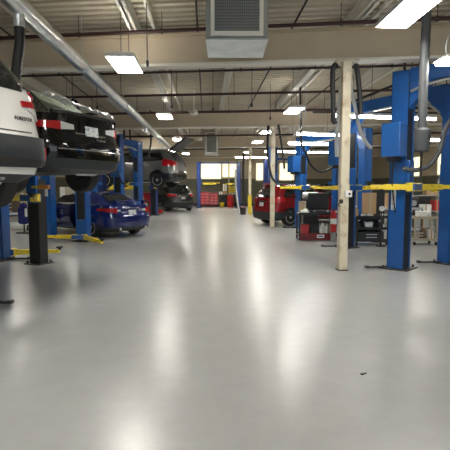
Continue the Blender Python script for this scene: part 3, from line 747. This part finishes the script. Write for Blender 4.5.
# ---------------------------------------------------------------- hoses
def hose(name, label, loc, pts, r, m_, nozzle=None, group='exhaust and air hoses', ribs=True):
    t = thing(name, label, 'hose', loc, 0, group); sp = smooth_path(pts, 10)
    MB(M[m_]).tube(sp, r, 10, flare=(lambda i: 1.0 if i % 2 else .92) if ribs else None).build('hose', t)
    if nozzle:
        MB(M[nozzle[0]]).lathe(nozzle[1], pts[-1], 'Z', 16).build('nozzle', t)
    return t
pd = ductp(6.15)
hose('exhaust_hose', 'black exhaust hose hanging from the round duct down to the white car', (pd.x, pd.y, 3.68), [(0, 0, 0), (0, 0, -.2), (-.04, .0, -.45), (-.10, .02, -.8)], .068, 'hose')
t = hose('exhaust_hose', 'thick grey exhaust hose hanging straight down at upper right before the lifts', (3.49, 7.22, 2.17), [(0, 0, 2.7), (0, 0, 2.0), (-.01, 0, 1.0), (.0, 0, .3)], .075, 'ghose')
MB(M['ghose']).lathe([(.095, 0), (.12, .02), (.125, .16), (.13, .2), (.13, .34), (.08, .38)], (0, 0, 0), 'Z', 18).build('nozzle', t)
hose('air_hose', 'grey hose looping from the nearest blue post up to the right edge', (3.62, 8.2, 1.92), [(0, 0, .02), (.25, 0, -.01), (.5, 0, .08), (.68, 0, .35), (.78, 0, .75), (1.0, -.1, 1.1), (1.3, -.2, 1.3)], .045, 'ghose')
hose('strap', 'black strap hanging under the thick grey exhaust hose nozzle', (3.49, 7.22, 1.68), [(0, 0, .0), (0, 0, .2), (.0, 0, .49)], .022, 'hose', ribs=False)
# loops on first column
hose('exhaust_hose', 'black hose looped down the left side of the nearest white column', (2.62, 8.5, 2.9), [(-.17, 0, .9), (-.21, 0, .96), (-.25, 0, .85), (-.24, 0, .4), (-.22, 0, 0), (-.18, 0, -.12)], .05, 'hose')
hose('exhaust_hose', 'black hose looped down the right side of the nearest white column', (2.62, 8.5, 2.9), [(.16, 0, .9), (.19, 0, .95), (.22, 0, .8), (.27, 0, .4), (.3, 0, .05)], .05, 'hose')
hose('air_hose', 'white hose hanging right of the nearest column down to the power unit', (3.35, 10.3, 2.2), [(-.3, 0, 2.64), (.05, 0, 1.2), (.15, 0, .8), (.3, 0, .45), (.45, 0, .28)], .045, 'whose')
hose('air_hose', 'pale hose hanging just left of the nearest white column', (3.05, 10.45, 2.2), [(.12, 0, 2.64), (.02, 0, 1.1), (-.02, 0, .6), (0, 0, 0.1)], .05, 'whose')
hose('air_hose', 'black hose swagging between two blue power units left of the nearest column', (2.95, 14.0, 2.0), [(-.05, 0, 2.84), (.0, 0, 1.1), (.08, 0, .8), (.35, 0, .25), (.7, 0, .08), (1.1, 0, .3), (1.3, 0, .6)], .035, 'hose')
hose('air_hose', 'white hose hanging from the third right hand ceiling light height to the strip lights', (2.75, 13.55, 3.0), [(.2, 0, 1.84), (.22, 0, .7), (.1, 0, .35), (-.15, 0, .1)], .022, 'whose', ribs=False)
hose('exhaust_hose', 'black hose hanging left of the second column', (2.45, 17.45, 1.5), [(-.05, 0, 2.45), (-.07, 0, 1.6), (.0, 0, .9), (.12, -.05, .45), (.3, -.1, .25)], .05, 'hose')
hose('exhaust_hose', 'black hose hanging right of the second column', (2.8, 17.5, 2.4), [(.0, 0, 1.6), (.12, 0, .9), (.22, 0, .2), (.25, 0, -.1)], .045, 'hose')
hose('exhaust_hose', 'black hose loop standing above the roof of the black sedan', (-3.75, 13.2, 3.3), [(-.12, 0, .0), (-.12, 0, .55), (-.04, 0, .72), (.06, 0, .72), (.12, 0, .55), (.12, 0, .0)], .05, 'hose')
hose('exhaust_hose', 'black hose hanging at left of the blue posts behind the black sedan', (-3.6, 18.0, 3.0), [(.05, -.1, 1.1), (.0, -.1, .5), (-.05, -.1, 0), (-.1, -.1, -.4)], .06, 'hose')
hose('exhaust_hose', 'black hose loop above the crossbeam of the left blue lift', (-3.3, 19.5, 3.2), [(-.15, 0, .4), (-.15, 0, .9), (-.06, 0, 1.02), (.06, 0, 1.0), (.1, 0, .4)], .04, 'hose')
hose('exhaust_hose', 'black hose hanging over the raised grey crossover', (-2.35, 19.6, 3.0), [(0, 0, 1.84), (0, 0, 1.0), (0, 0, .5), (-.05, 0, .2), (-.1, 0, -.15)], .035, 'hose')
hose('air_hose', 'black hose drooping from the bright blue post beside the raised grey car', (-3.5, 18.0, 1.9), [(0, -.1, .5), (.2, -.1, -.1), (.4, -.1, -.15), (.6, -.1, .25), (.68, -.1, .7)], .03, 'hose')
hose('exhaust_hose', 'thick black hose standing against the far third column', (2.25, 27.0, .02), [(0, 0, 0.0), (.02, 0, 1.2), (-.02, 0, 2.4), (0, 0, 3.6)], .07, 'hose')
hose('exhaust_hose', 'pale curved hose leaning left of the far third column', (1.88, 26.9, .05), [(.12, 0, 0.0), (.0, 0, .7), (-.1, 0, 1.6), (-.12, 0, 2.6)], .06, 'whose')

# ---------------------------------------------------------------- right hand furniture
# thermostat box on the nearest column
t = thing('wall_switch_box', 'small white box with dark button on the nearest column', 'switch box', (2.62+.06, 8.5-.12, 1.47))
MB(M['white']).box((0, 0, 0), (.13, .05, .12), bev=.01).build('case', t); MB(M['dark']).lathe([(.022, 0), (.022, .01)], (.01, -.035, .0), 'Y', 12).build('button', t)
t = thing('clamp_hook', 'small dark hook clamped on the nearest column below the white box', 'hook', (2.62-.07, 8.5-.1, 1.33))
m = MB(M['black']); m.box((0, 0, 0), (.07, .03, .08), bev=.01); m.tube(smooth_path([(-.03, -.01, -.03), (-.06, -.03, -.07), (-.02, -.04, -.1)]), .01, 6); m.build('hook', t)

def cart(name, label, loc, rz, w_, d, h, frame, shelfm, shelves, wheels=True, cat='cart'):
    t = thing(name, label, cat, loc, rz)
    for sx in (-1, 1):
        for sy in (-1, 1):
            m = MB(M[frame]); lo = .09 if wheels else 0; m.box((sx*(w_/2-.025), sy*(d/2-.025), (h+lo)/2), (.045, .045, h-lo)); m.build('leg', t)
            if wheels: MB(M['rubber']).lathe([(.05, -.018), (.05, .018)], (sx*(w_/2-.03), sy*(d/2-.03), .05), 'X', 14).build('castor', t)
    for i, z in enumerate(shelves):
        m = MB(M[shelfm]); m.box((0, 0, z), (w_, d, .03)); m.box((0, -d/2+.01, z+.03), (w_, .02, .05)); m.box((0, d/2-.01, z+.03), (w_, .02, .05))
        m.build('shelf' if i < len(shelves)-1 else 'worktop', t)
    return t
def onto(t, l): R = Matrix.Rotation(t.rotation_euler.z, 3, 'Z'); return Vector(t.location) + R @ Vector(l)
def put(name, label, cat, p, parts, rz=0, group=None):
    """parts: list of (part name, material, [(kind, args...)])"""
    t = thing(name, label, cat, p, rz, group)
    for nm, m_, shapes in parts:
        m = MB(M[m_])
        for s in shapes:
            if s[0] == 'box': m.box(s[1], s[2], bev=s[3] if len(s) > 3 else 0)
            elif s[0] == 'lathe': m.lathe(s[1], s[2] if len(s) > 2 else (0, 0, 0), s[3] if len(s) > 3 else 'Z', 18)
            elif s[0] == 'tube': m.tube(smooth_path(s[1]) if len(s[1]) > 2 else s[1], s[2], 8)
        m.build(nm, t)
    return t
def bottle(label, p, m_, r=.05, h=.24, cap='white', group=None):
    return put('bottle', label, 'bottle', p, [('body', m_, [('lathe', [(r*.95, 0), (r, .01), (r, h*.65), (r*.4, h*.82), (r*.35, h*.86)])]), ('cap', cap, [('lathe', [(r*.42, h*.86), (r*.42, h)])])], group=group)
def cardbox(label, p, d, rz=0, m_='card', name='cardboard_box', flap=False):
    parts = [('carton', m_, [('box', (0, 0, d[2]/2), d, .006)]), ('tape', 'beige' if m_ == 'card' else 'card', [('box', (0, 0, d[2]/2), (.05, d[1]+.004, d[2]+.004))])]
    if flap: parts.append(('flap', m_, [('box', (0, -d[1]/2-.05, d[2]), (d[0], .12, .01))]))
    return put(name, label, 'box', p, parts, rz)
Z0 = .0
# A: red and black service cart with open tool case
A = cart('service_cart', 'black service cart with red bins under a pale worktop, right of the second column', (3.42, 13.6, 0), -.05, 1.25, .6, .80, 'black', 'black', (.14, .78))
MB(M['white']).box((0, -.01, .812), (1.2, .56, .012)).build('top_sheet', A)
MB(M['dkred']).box((0, .02, .12+.03), (1.15, .5, .02)).build('shelf_mat', A)
MB(M['dkred']).box((-.05, -.31, .12), (1.1, .02, .2)).build('red_panel', A)
put('bin', 'red plastic bin at the left end on the lower shelf of the black service cart', 'bin', onto(A, (-.42, -.05, .175)), [('body', 'red', [('box', (0, 0, .14), (.22, .3, .28), .02)]), ('rim', 'dkred', [('box', (0, 0, .285), (.25, .33, .02))])])
put('bin', 'black plastic bin in the middle of the service cart lower shelf', 'bin', onto(A, (-.13, -.02, .175)), [('body', 'plastic', [('box', (0, 0, .12), (.26, .3, .24), .02)]), ('rim', 'dark', [('box', (0, 0, .245), (.28, .32, .02))])])
bottle('white jug with white cap on the lower shelf of the service cart', onto(A, (.12, -.12, .175)), 'white', .085, .34)
bottle('slim white bottle beside the white jug on the service cart', onto(A, (.235, -.15, .175)), 'white', .035, .32)
put('sack', 'tan folded sack at the right end of the service cart lower shelf', 'sack', onto(A, (.42, -.08, .175)), [('body', 'beige', [('box', (0, 0, .16), (.24, .24, .32), .07)]), ('tie', 'dark', [('lathe', [(.05, .3), (.03, .33), (.05, .37)])])])
put('label_plate', 'small white plate on the red lower panel of the service cart', 'plate', onto(A, (.02, -.345, .08)), [('plate', 'paper', [('box', (0, 0, .05), (.22, .012, .1))]), ('mark', 'lblue', [('box', (0, -.008, .05), (.14, .004, .03))])])
put('tool_case', 'big black open tool case standing on the service cart', 'case', onto(A, (.05, .05, .82)), [('case_bottom', 'plastic', [('box', (0, 0, .04), (.62, .4, .08), .02)]), ('case_lid', 'black', [('box', (0, .17, .34), (.64, .07, .52), .03)]), ('latch', 'galv', [('box', (-.2, -.205, .05), (.05, .02, .04))]), ('latch', 'galv', [('box', (.2, -.205, .05), (.05, .02, .04))])])
put('rag', 'crumpled white rag on the left end of the service cart top', 'rag', onto(A, (-.42, -.04, .82)), [('cloth', 'paper', [('box', (0, 0, .04), (.2, .18, .08), .035), ('box', (.05, .02, .09), (.12, .1, .06), .028)])], .4)
cardbox('small tan box leaning at the left back corner of the service cart top', onto(A, (-.46, .19, .82)), (.22, .13, .34), .1, 'beige', 'parts_box')
put('tray', 'small grey tray with red rim at the right end of the service cart top', 'tray', onto(A, (.5, 0, .82)), [('tray', 'galv', [('box', (0, 0, .03), (.2, .3, .06), .01)]), ('rim', 'red', [('box', (0, 0, .062), (.22, .32, .012))])])
put('vacuum_pump', 'brown and grey machine behind the black case on the service cart', 'machine', (3.35, 14.35, 0), [('stand', 'dark', [('box', (0, 0, .6), (.5, .3, 1.18), .02)]), ('motor', 'galv', [('lathe', [(.1, -.25), (.12, -.2), (.12, .2), (.1, .25)], (0, 0, 1.32), 'X')]), ('handle', 'dark', [('tube', [(-.2, 0, 1.2), (-.1, 0, 1.52), (.1, 0, 1.52), (.2, 0, 1.2)], .02)])])
# fire extinguisher on grey foot
put('fire_extinguisher', 'red fire extinguisher with white label just left of the nearest column', 'fire extinguisher', (3.73, 13.0, 0),
    [('foot', 'hvac', [('box', (0, 0, .14), (.12, .14, .28), .01)]), ('cylinder', 'red', [('lathe', [(.075, .28), (.09, .3), (.09, .78), (.06, .88), (.03, .92)])]), ('label_sticker', 'paper', [('lathe', [(.0915, .52), (.0915, .68)])]), ('valve', 'dark', [('box', (0, 0, .95), (.05, .06, .06)), ('box', (.04, 0, .99), (.16, .03, .02))]), ('discharge_hose', 'hose', [('tube', [(-.03, 0, .94), (-.12, -.02, .85), (-.115, -.03, .6)], .012)])])
# B: black tool cart
B_ = cart('tool_cart', 'black tool cart with machine parts on it between column and near lift', (4.55, 12.35, 0), .0, .92, .55, .78, 'black', 'plastic', (.12, .45, .76))
MB(M['plastic']).box((0, .24, .42), (.86, .02, .6)).build('back_panel', B_)
put('engine_block', 'small grey engine part on the middle shelf of the black tool cart', 'engine part', onto(B_, (-.05, -.05, .467)), [('block', 'galv', [('box', (0, 0, .1), (.22, .2, .16), .02), ('lathe', [(.06, -.13), (.06, .13)], (0, 0, .13), 'X')]), ('cap', 'dark', [('lathe', [(.05, .17), (.05, .21)])])])
put('canister', 'black round canister at the left of the tool cart middle shelf', 'canister', onto(B_, (-.32, -.05, .467)), [('body', 'dark', [('lathe', [(.08, 0), (.1, .02), (.1, .15), (.06, .19)])]), ('lid', 'galv', [('lathe', [(.05, .19), (.05, .22)])])])
put('canister', 'black round canister at the right of the tool cart middle shelf', 'canister', onto(B_, (.27, -.05, .467)), [('body', 'dark', [('lathe', [(.08, 0), (.1, .02), (.1, .15), (.06, .19)])]), ('lid', 'galv', [('lathe', [(.05, .19), (.05, .22)])])])
put('tool_drawer_box', 'low black drawer box on the bottom shelf of the tool cart', 'tool box', onto(B_, (0, 0, .137)), [('case', 'plastic', [('box', (0, 0, .12), (.7, .42, .24), .015)]), ('drawer_pull', 'galv', [('box', (0, -.22, .16), (.3, .015, .02)), ('box', (0, -.22, .08), (.3, .015, .02))])])
cardbox('upright tan cardboard box standing on the black tool cart', onto(B_, (.02, .1, .777)), (.34, .2, .66), .06)
bottle('tan spray bottle with white cap at the left of the black tool cart top', onto(B_, (-.36, .05, .777)), 'card', .06, .3)
mats = ('white', 'galv', 'paper', 'white', 'dark', 'paper', 'white')
for i, x in enumerate((-.26, -.17, -.09, .0, .1, .3, .39)):
    put('parts_cup', ['white cup of small parts, leftmost along the front of the tool cart top', 'grey metal cup, second along the front of the tool cart top', 'paper cup left of the cardboard box on the tool cart', 'white cup in front of the cardboard box middle', 'dark cup in front of the cardboard box right side', 'paper cup right of the cardboard box on the tool cart', 'white cup at the right end of the tool cart top'][i], 'cup', onto(B_, (x, -.17 + .03*(i % 2), .777)),
        [('body', mats[i], [('lathe', [(.028, 0), (.038, .075+.01*(i % 3)), (.034, .075+.01*(i % 3))])]), ('content', 'dark', [('lathe', [(.03, .06), (.03, .066+.01*(i % 3))])])], group='cups on the black tool cart')
put('display_stand', 'tall black panel standing behind the tool cart beside the cardboard box', 'panel', (5.0, 12.9, 0), [('panel', 'black', [('box', (0, 0, 1.05), (.38, .05, 1.05), .01)]), ('stand', 'dark', [('box', (0, .0, .28), (.05, .05, .54)), ('box', (0, 0, .02), (.4, .35, .03))])])
put('round_gauge', 'round white gauge dial right of the tool cart against the near blue post', 'gauge', (4.72, 11.9, 0), [('stand', 'dark', [('box', (0, 0, .015), (.2, .2, .03)), ('tube', [(0, 0, .03), (0, 0, .98)], .018)]), ('dial', 'white', [('lathe', [(.07, -.02), (.07, .02)], (0, -.01, 1.02), 'Y')]), ('pointer', 'dark', [('box', (0, -.035, 1.04), (.008, .004, .06))])])
# shelving behind carts with engine parts
# C: beige cart
Cc = cart('parts_cart', 'beige two-shelf cart with boxes between the two nearest blue posts', (6.05, 12.3, 0), -.05, .66, .5, .80, 'beige', 'beige', (.14, .74))
put('white_case', 'white flat case on top of the beige cart', 'case', onto(Cc, (.02, .03, .755)), [('case', 'white', [('box', (0, 0, .09), (.34, .26, .17), .015)]), ('seam', 'galv', [('box', (0, -.132, .1), (.33, .004, .01))])])
for i, x in enumerate((-.13, .1)):
    put('parts_cup', ('white cup at the left on the beige cart front edge', 'white cup at the right on the beige cart front edge')[i], 'cup', onto(Cc, (x, -.17, .755)), [('body', 'white', [('lathe', [(.045, 0), (.055, .09), (.05, .09)])]), ('content', 'dark', [('lathe', [(.045, .08), (.045, .086)])])], group='cups on the beige cart')
put('brown_bottle', 'brown jar on the lower shelf of the beige cart', 'jar', onto(Cc, (.0, -.05, .157)), [('body', 'wood', [('lathe', [(.08, 0), (.09, .02), (.09, .24), (.05, .3)])]), ('lid', 'card', [('lathe', [(.055, .3), (.055, .34)])])])
put('hose_coil', 'coiled pale hose on the lower shelf of the beige cart', 'hose coil', onto(Cc, (-.12, .0, .157)), [('coil', 'beige', [('tube', [(math.cos(a)*(.15), math.sin(a)*.15, .03+.012*a) for a in [k*.5 for k in range(-2, 26)]], .018)])])
cardbox('white carton at the right on the beige cart lower shelf', onto(Cc, (.2, .05, .157)), (.13, .28, .25), .1, 'white', 'carton')
W = cart('work_table', 'steel work table behind the beige cart carrying a cardboard box', (5.9, 13.6, 0), .0, 1.3, .6, .95, 'dark', 'galv', (.3, .93), wheels=False, cat='table')
for l in W.children:
    pass
cardbox('wide tan cardboard box on the steel table behind the beige cart', onto(W, (-.22, 0, .95)), (.44, .36, .46), .1)
put('open_case', 'pale open case leaning on the steel table by the cardboard box', 'case', onto(W, (.14, 0, .95)), [('case', 'beige', [('box', (0, 0, .2), (.06, .36, .4), .01)]), ('hinge', 'galv', [('box', (0, -.185, .03), (.05, .01, .04))])], .2)
put('engine_part', 'dark and silver engine part on the right of the steel table', 'engine part', onto(W, (.45, 0, .95)), [('block', 'dark', [('box', (0, 0, .12), (.3, .3, .24), .04), ('lathe', [(.09, -.16), (.1, .16)], (0, 0, .26), 'X')]), ('pulley', 'rim', [('lathe', [(.09, -.03), (.09, .03)], (-.05, -.17, .16), 'Y')]), ('cap', 'white', [('lathe', [(.035, 0), (.035, .03)], (0, 0, .36))])])
# grey wire rack by beige cart left
t = thing('wire_rack', 'dark wire rack with grey shelves just left of the beige cart', 'rack', (5.52, 12.7, 0))
for sx in (-1, 1):
    MB(M['dark']).box((sx*.14, 0, .55), (.025, .03, 1.1)).build('upright', t)
for k in range(6): MB(M['galv']).box((0, 0, .1+k*.16), (.3, .3, .015)).build('shelf', t)
# storage against right wall
for i, (x, y, mm, lb) in enumerate(((8.2, 17.5, 'dark', 'dark storage cabinet behind the beige cart, left one'), (9.7, 17.3, 'hvac', 'grey storage cabinet behind the beige cart, right one'), (7.0, 19.5, 'beige', 'beige locker behind the right hand blue lift'), (6.2, 22.5, 'dark', 'dark tool cabinet beyond the red car'))):
    put('storage_cabinet', lb, 'cabinet', (x, y, 0), [('body', mm, [('box', (0, 0, .85), (1.2, .5, 1.7), .02)]), ('door', mm, [('box', (-.3, -.265, .85), (.56, .03, 1.6), .01)]), ('door', mm, [('box', (.3, -.265, .85), (.56, .03, 1.6), .01)]), ('handle', 'galv', [('box', (-.05, -.29, .9), (.02, .03, .2)), ('box', (.05, -.29, .9), (.02, .03, .2))])], group='cabinets in the right bays')

RK = thing('storage_rack', 'grey metal storage rack beyond the beige cart at right', 'rack', (7.6, 15.6, 0))
for sx in (-1, 1):
    for sy in (-1, 1): MB(M['hvac']).box((sx*.7, sy*.22, .95), (.04, .04, 1.9)).build('upright', RK)
for z in (.2, .75, 1.3): MB(M['hvac']).box((0, 0, z), (1.44, .48, .03)).build('shelf', RK)
for x, z, d, mm, lb in ((-.45, .765, (.35, .3, .3), 'card', 'cardboard box at the left of the storage rack middle shelf'), (.1, .765, (.4, .3, .22), 'white', 'white box in the middle of the storage rack'), (.5, .765, (.22, .3, .38), 'red', 'red box at the right of the storage rack middle shelf'),
                        (-.4, 1.315, (.5, .3, .25), 'plastic', 'black box on the storage rack top shelf'), (.3, 1.315, (.4, .3, .35), 'card', 'cardboard box on the storage rack top shelf'), (0, .215, (.7, .35, .35), 'hvac', 'grey crate on the storage rack lowest shelf')):
    cardbox(lb, onto(RK, (x, 0, z)), d, 0, mm, 'cardboard_box' if mm == 'card' else 'storage_box')
# ---------------------------------------------------------------- back of the hall
def chest(label, p, w_, h, m_='red'):
    t = thing('tool_chest', label, 'tool chest', p, 0, 'red tool chests')
    MB(M[m_]).box((0, 0, h/2+.08), (w_, .5, h-.16), bev=.01).build('body', t)
    rows = 4
    for i in range(rows):
        for sx in (-1, 1):
            z = .16 + (h-.26)*(i+.5)/rows
            d = MB(M[m_]).box((sx*w_/4, -.26, z), (w_/2-.05, .03, (h-.3)/rows-.015), bev=.004).build('drawer', t)
            MB(M['galv']).box((sx*w_/4, -.282, z+.05), (w_/2-.12, .015, .025)).build('handle', d)
    MB(M['dark']).box((0, 0, h+.01), (w_+.02, .52, .03)).build('top', t)
    for sx in (-1, 1): MB(M['rubber']).lathe([(.06, -.02), (.06, .02)], (sx*(w_/2-.1), 0, .06), 'X', 12).build('castor', t)
chest('left red tool chest with drawers at the aisle end', (-.1, 36.6, 0), .72, 1.2); chest('right red tool chest with drawers at the aisle end', (.62, 36.6, 0), .66, 1.12)
put('work_bench', 'black bench between the red chests and the back right post', 'bench', (1.75, 37.1, 0), [('top', 'dark', [('box', (0, 0, .95), (1.3, .5, .06))]), ('body', 'black', [('box', (0, 0, .46), (1.2, .45, .92), .01)])])
cardbox('white box on the black bench at the back', (1.2, 37.0, .98), (.3, .3, .25), 0, 'white', 'carton'); 
cardbox('cream box topmost of the pile on the back bench', (1.55, 37.0, 1.29), (.3, .3, .55), 0, 'paper', 'carton'); cardbox('tan box under the cream box on the back bench', (1.55, 37.0, .98), (.4, .35, .3))
cardbox('wide yellow box on the right of the back bench', (2.12, 37.0, 1.12), (.55, .4, .55), 0, 'ysafe', 'crate'); put('tray', 'grey tray under the yellow box on the back bench', 'tray', (2.12, 37.0, .98), [('tray', 'galv', [('box', (0, 0, .07), (.5, .35, .14), .01)]), ('rim', 'dark', [('box', (0, 0, .135), (.52, .37, .012))])])
put('bucket', 'yellow bucket on the floor before the back bench', 'bucket', (1.28, 36.2, 0), [('body', 'ysafe', [('lathe', [(.16, 0), (.22, .36), (.2, .36)])]), ('handle', 'dark', [('tube', [(-.2, 0, .34), (0, -.1, .48), (.2, 0, .34)], .01)])])
put('gas_cylinder', 'red cylinder on the floor left of the back right post', 'cylinder', (1.95, 35.9, 0), [('body', 'red', [('lathe', [(.24, 0), (.26, .03), (.26, .85), (.14, .98), (.06, 1.0)])]), ('valve', 'dark', [('box', (0, 0, 1.04), (.08, .08, .1))])])
put('red_bin', 'red bin on the floor left of the dark lift post, beyond the blue sedan', 'bin', (-3.35, 26.4, 0), [('body', 'red', [('lathe', [(.25, 0), (.3, 1.2), (.28, 1.2)])]), ('lid', 'dkred', [('lathe', [(.31, 1.2), (.31, 1.25), (.1, 1.3)])])])
put('floor_jack', 'low red floor jack between the dark post and the grey parked car', 'jack', (-2.75, 27.2, 0), [('frame', 'red', [('box', (0, 0, .14), (.3, .7, .16), .03)]), ('handle', 'dark', [('tube', [(0, -.3, .2), (-.1, -.7, .5), (-.12, -.9, .8)], .02)]), ('wheel', 'rubber', [('lathe', [(.06, -.03), (.06, .03)], (-.14, -.25, .06), 'X'), ('lathe', [(.06, -.03), (.06, .03)], (.14, -.25, .06), 'X')])])
t = thing('standing_panel', 'yellow painted panel seen behind the blue posts at left', 'panel', (-5.1, 27.5, 0))
MB(M['ysafe']).box((0, 0, 1.6), (2.6, .1, .3), bev=.02).build('bar', t); MB(M['dark']).box((-1.1, 0, .8), (.08, .08, 1.6)).build('leg', t); MB(M['dark']).box((1.1, 0, .8), (.08, .08, 1.6)).build('leg', t)
# wall-mounted yellow sign bar at the back
put('wall_bracket', 'yellow horizontal bar on the back wall left of the boxes', 'bar', (.45, YB-.03, 1.95), [('bar', 'ysafe', [('box', (0, -.08, 0), (1.5, .06, .14))]), ('mount', 'dark', [('box', (-.6, -.02, 0), (.06, .06, .1)), ('box', (.6, -.02, 0), (.06, .06, .1))])])
t = thing('back_bin', 'dark bin by the yellow guard of the third column', 'bin', (2.15, 26.2, 0)); MB(M['dark']).lathe([(.15, 0), (.18, .38), (.16, .38)]).build('body', t); MB(M['dkred']).lathe([(.19, .38), (.19, .42), (.05, .46)]).build('lid', t)
for i, (x, y, lb) in enumerate(((7.5, 37.8, 'grey cabinet against the back wall at right, left one'), (9.3, 37.8, 'grey cabinet against the back wall at right, right one'), (-6, 37.8, 'dark cabinet against the back wall at left'))):
    put('storage_cabinet', lb, 'cabinet', (x, y, 0), [('body', 'hvac', [('box', (0, 0, .9), (1.5, .5, 1.8), .02)]), ('door', 'hvac', [('box', (-.37, -.265, .9), (.7, .03, 1.7), .01)]), ('door', 'hvac', [('box', (.37, -.265, .9), (.7, .03, 1.7), .01)])])
t = thing('downpipe', 'white pipe running down the back wall above the bench', 'pipe', (1.95, YB-.1, 0)); MB(M['cream']).tube([(0, 0, 1.3), (0, 0, 4.8)], .06, 10).build('pipe', t); MB(M['dark']).box((0, .05, 3.9), (.2, .06, .08)).build('clamp', t)

# ---------------------------------------------------------------- left bays
W2 = cart('work_table', 'grey work table with wooden drawers on it at the left edge under the white car', (-7.4, 17.2, 0), .12, 1.5, .6, .62, 'dark', 'galv', (.2, .6), wheels=False, cat='table')
def drawers(label, p, rz=.12):
    t = thing('drawer_unit', label, 'drawer unit', p, rz, 'drawer units on the left table')
    MB(M['wood']).box((0, 0, .28), (.44, .4, .56), bev=.01).build('body', t)
    for k in range(4):
        d = MB(M['wood']).box((0, -.205, .08+k*.135), (.40, .02, .12)).build('drawer', t); MB(M['galv']).box((0, -.222, .08+k*.135), (.12, .015, .02)).build('handle', d)
drawers('left brown drawer unit on the left table', onto(W2, (-.45, 0, .625))); drawers('right brown drawer unit on the left table', onto(W2, (.12, 0, .625)))
cardbox('white carton lying on top of the left brown drawer unit', onto(W2, (-.42, 0, 1.19)), (.46, .3, .22), .12, 'white', 'carton')
cardbox('white upright carton above the navy cloth beside the brown drawers', onto(W2, (.62, 0, .625)), (.3, .2, .75), .12, 'paper', 'carton')
put('cloth_bundle', 'navy blue cloth bundle hanging on a stand right of the brown drawers', 'cloth', (-6.35, 15.9, 0), [('stand', 'dark', [('tube', [(0, .05, 0.0), (0, .05, 1.1)], .02), ('box', (0, .05, .015), (.4, .4, .03))]), ('cloth', 'navycloth', [('box', (0, 0, .62), (.36, .2, .62), .09), ('box', (.03, -.03, .95), (.26, .2, .2), .08)]), ('sleeve', 'paper', [('box', (.14, -.1, .72), (.08, .1, .3), .035)])])
put('teal_stand', 'teal and white bottle stand behind the black post', 'stand', (-5.35, 15.2, 0), [('stand', 'dark', [('box', (0, 0, .7), (.3, .3, 1.38), .02)]), ('tray', 'teal', [('box', (0, 0, 1.47), (.26, .2, .16), .02)]), ('bottle', 'white', [('lathe', [(.05, 1.55), (.05, 1.75), (.03, 1.8)])])])
put('lift_adapter', 'orange and white pad adapter under the black sedan above the black post', 'adapter', (-3.15, 8.93, 1.55), [('pad', 'orange', [('box', (0, 0, .05), (.2, .12, .08), .01)]), ('screw', 'white', [('lathe', [(.03, -.13), (.03, .01)], (.04, 0, 0))]), ('saddle', 'ysafe', [('box', (-.16, 0, .05), (.14, .1, .05), .01)])])
# bench with cloths behind blue sedan
BB = cart('work_table', 'dark table behind the blue sedan with white cloths on it', (-3.55, 22.0, 0), .2, 1.5, .6, .9, 'dark', 'dark', (.3, .88), wheels=False, cat='table')
put('cloth_bundle', 'white crumpled cloth on the dark table behind the blue sedan', 'cloth', onto(BB, (-.25, 0, .9)), [('cloth', 'cloth_w', [('box', (0, 0, .15), (.3, .26, .3), .09), ('box', (.12, .03, .1), (.24, .2, .2), .07)]), ('tie', 'dark', [('box', (0, -.13, .16), (.08, .02, .04))])])
cardbox('yellow box on the dark table behind the blue sedan', onto(BB, (.35, 0, .9)), (.38, .3, .2), .1, 'ysafe', 'crate')
# tool trolleys seen under the black sedan
for i, (x, y, mm, lb) in enumerate(((-4.6, 17.0, 'beige', 'beige cabinet seen under the black sedan before the blue posts'), (-5.6, 19.5, 'white', 'pale cabinet seen under the black sedan farther back'))):
    put('storage_cabinet', lb, 'cabinet', (x-.9, y+2.2, 0), [('body', mm, [('box', (0, 0, .8), (.7, .45, 1.6), .02)]), ('door', mm, [('box', (0, -.24, .8), (.64, .03, 1.5), .01)]), ('handle', 'galv', [('box', (.24, -.265, .9), (.02, .03, .2))])])
# debris
put('bolt', 'tiny dark bolt lying alone on the open floor at right', 'bolt', (1.33, 3.68, 0), [('head', 'dark', [('lathe', [(.014, 0), (.014, .01)])]), ('shank', 'dark', [('tube', [(.01, 0, .008), (.04, .01, .008)], .006)])])
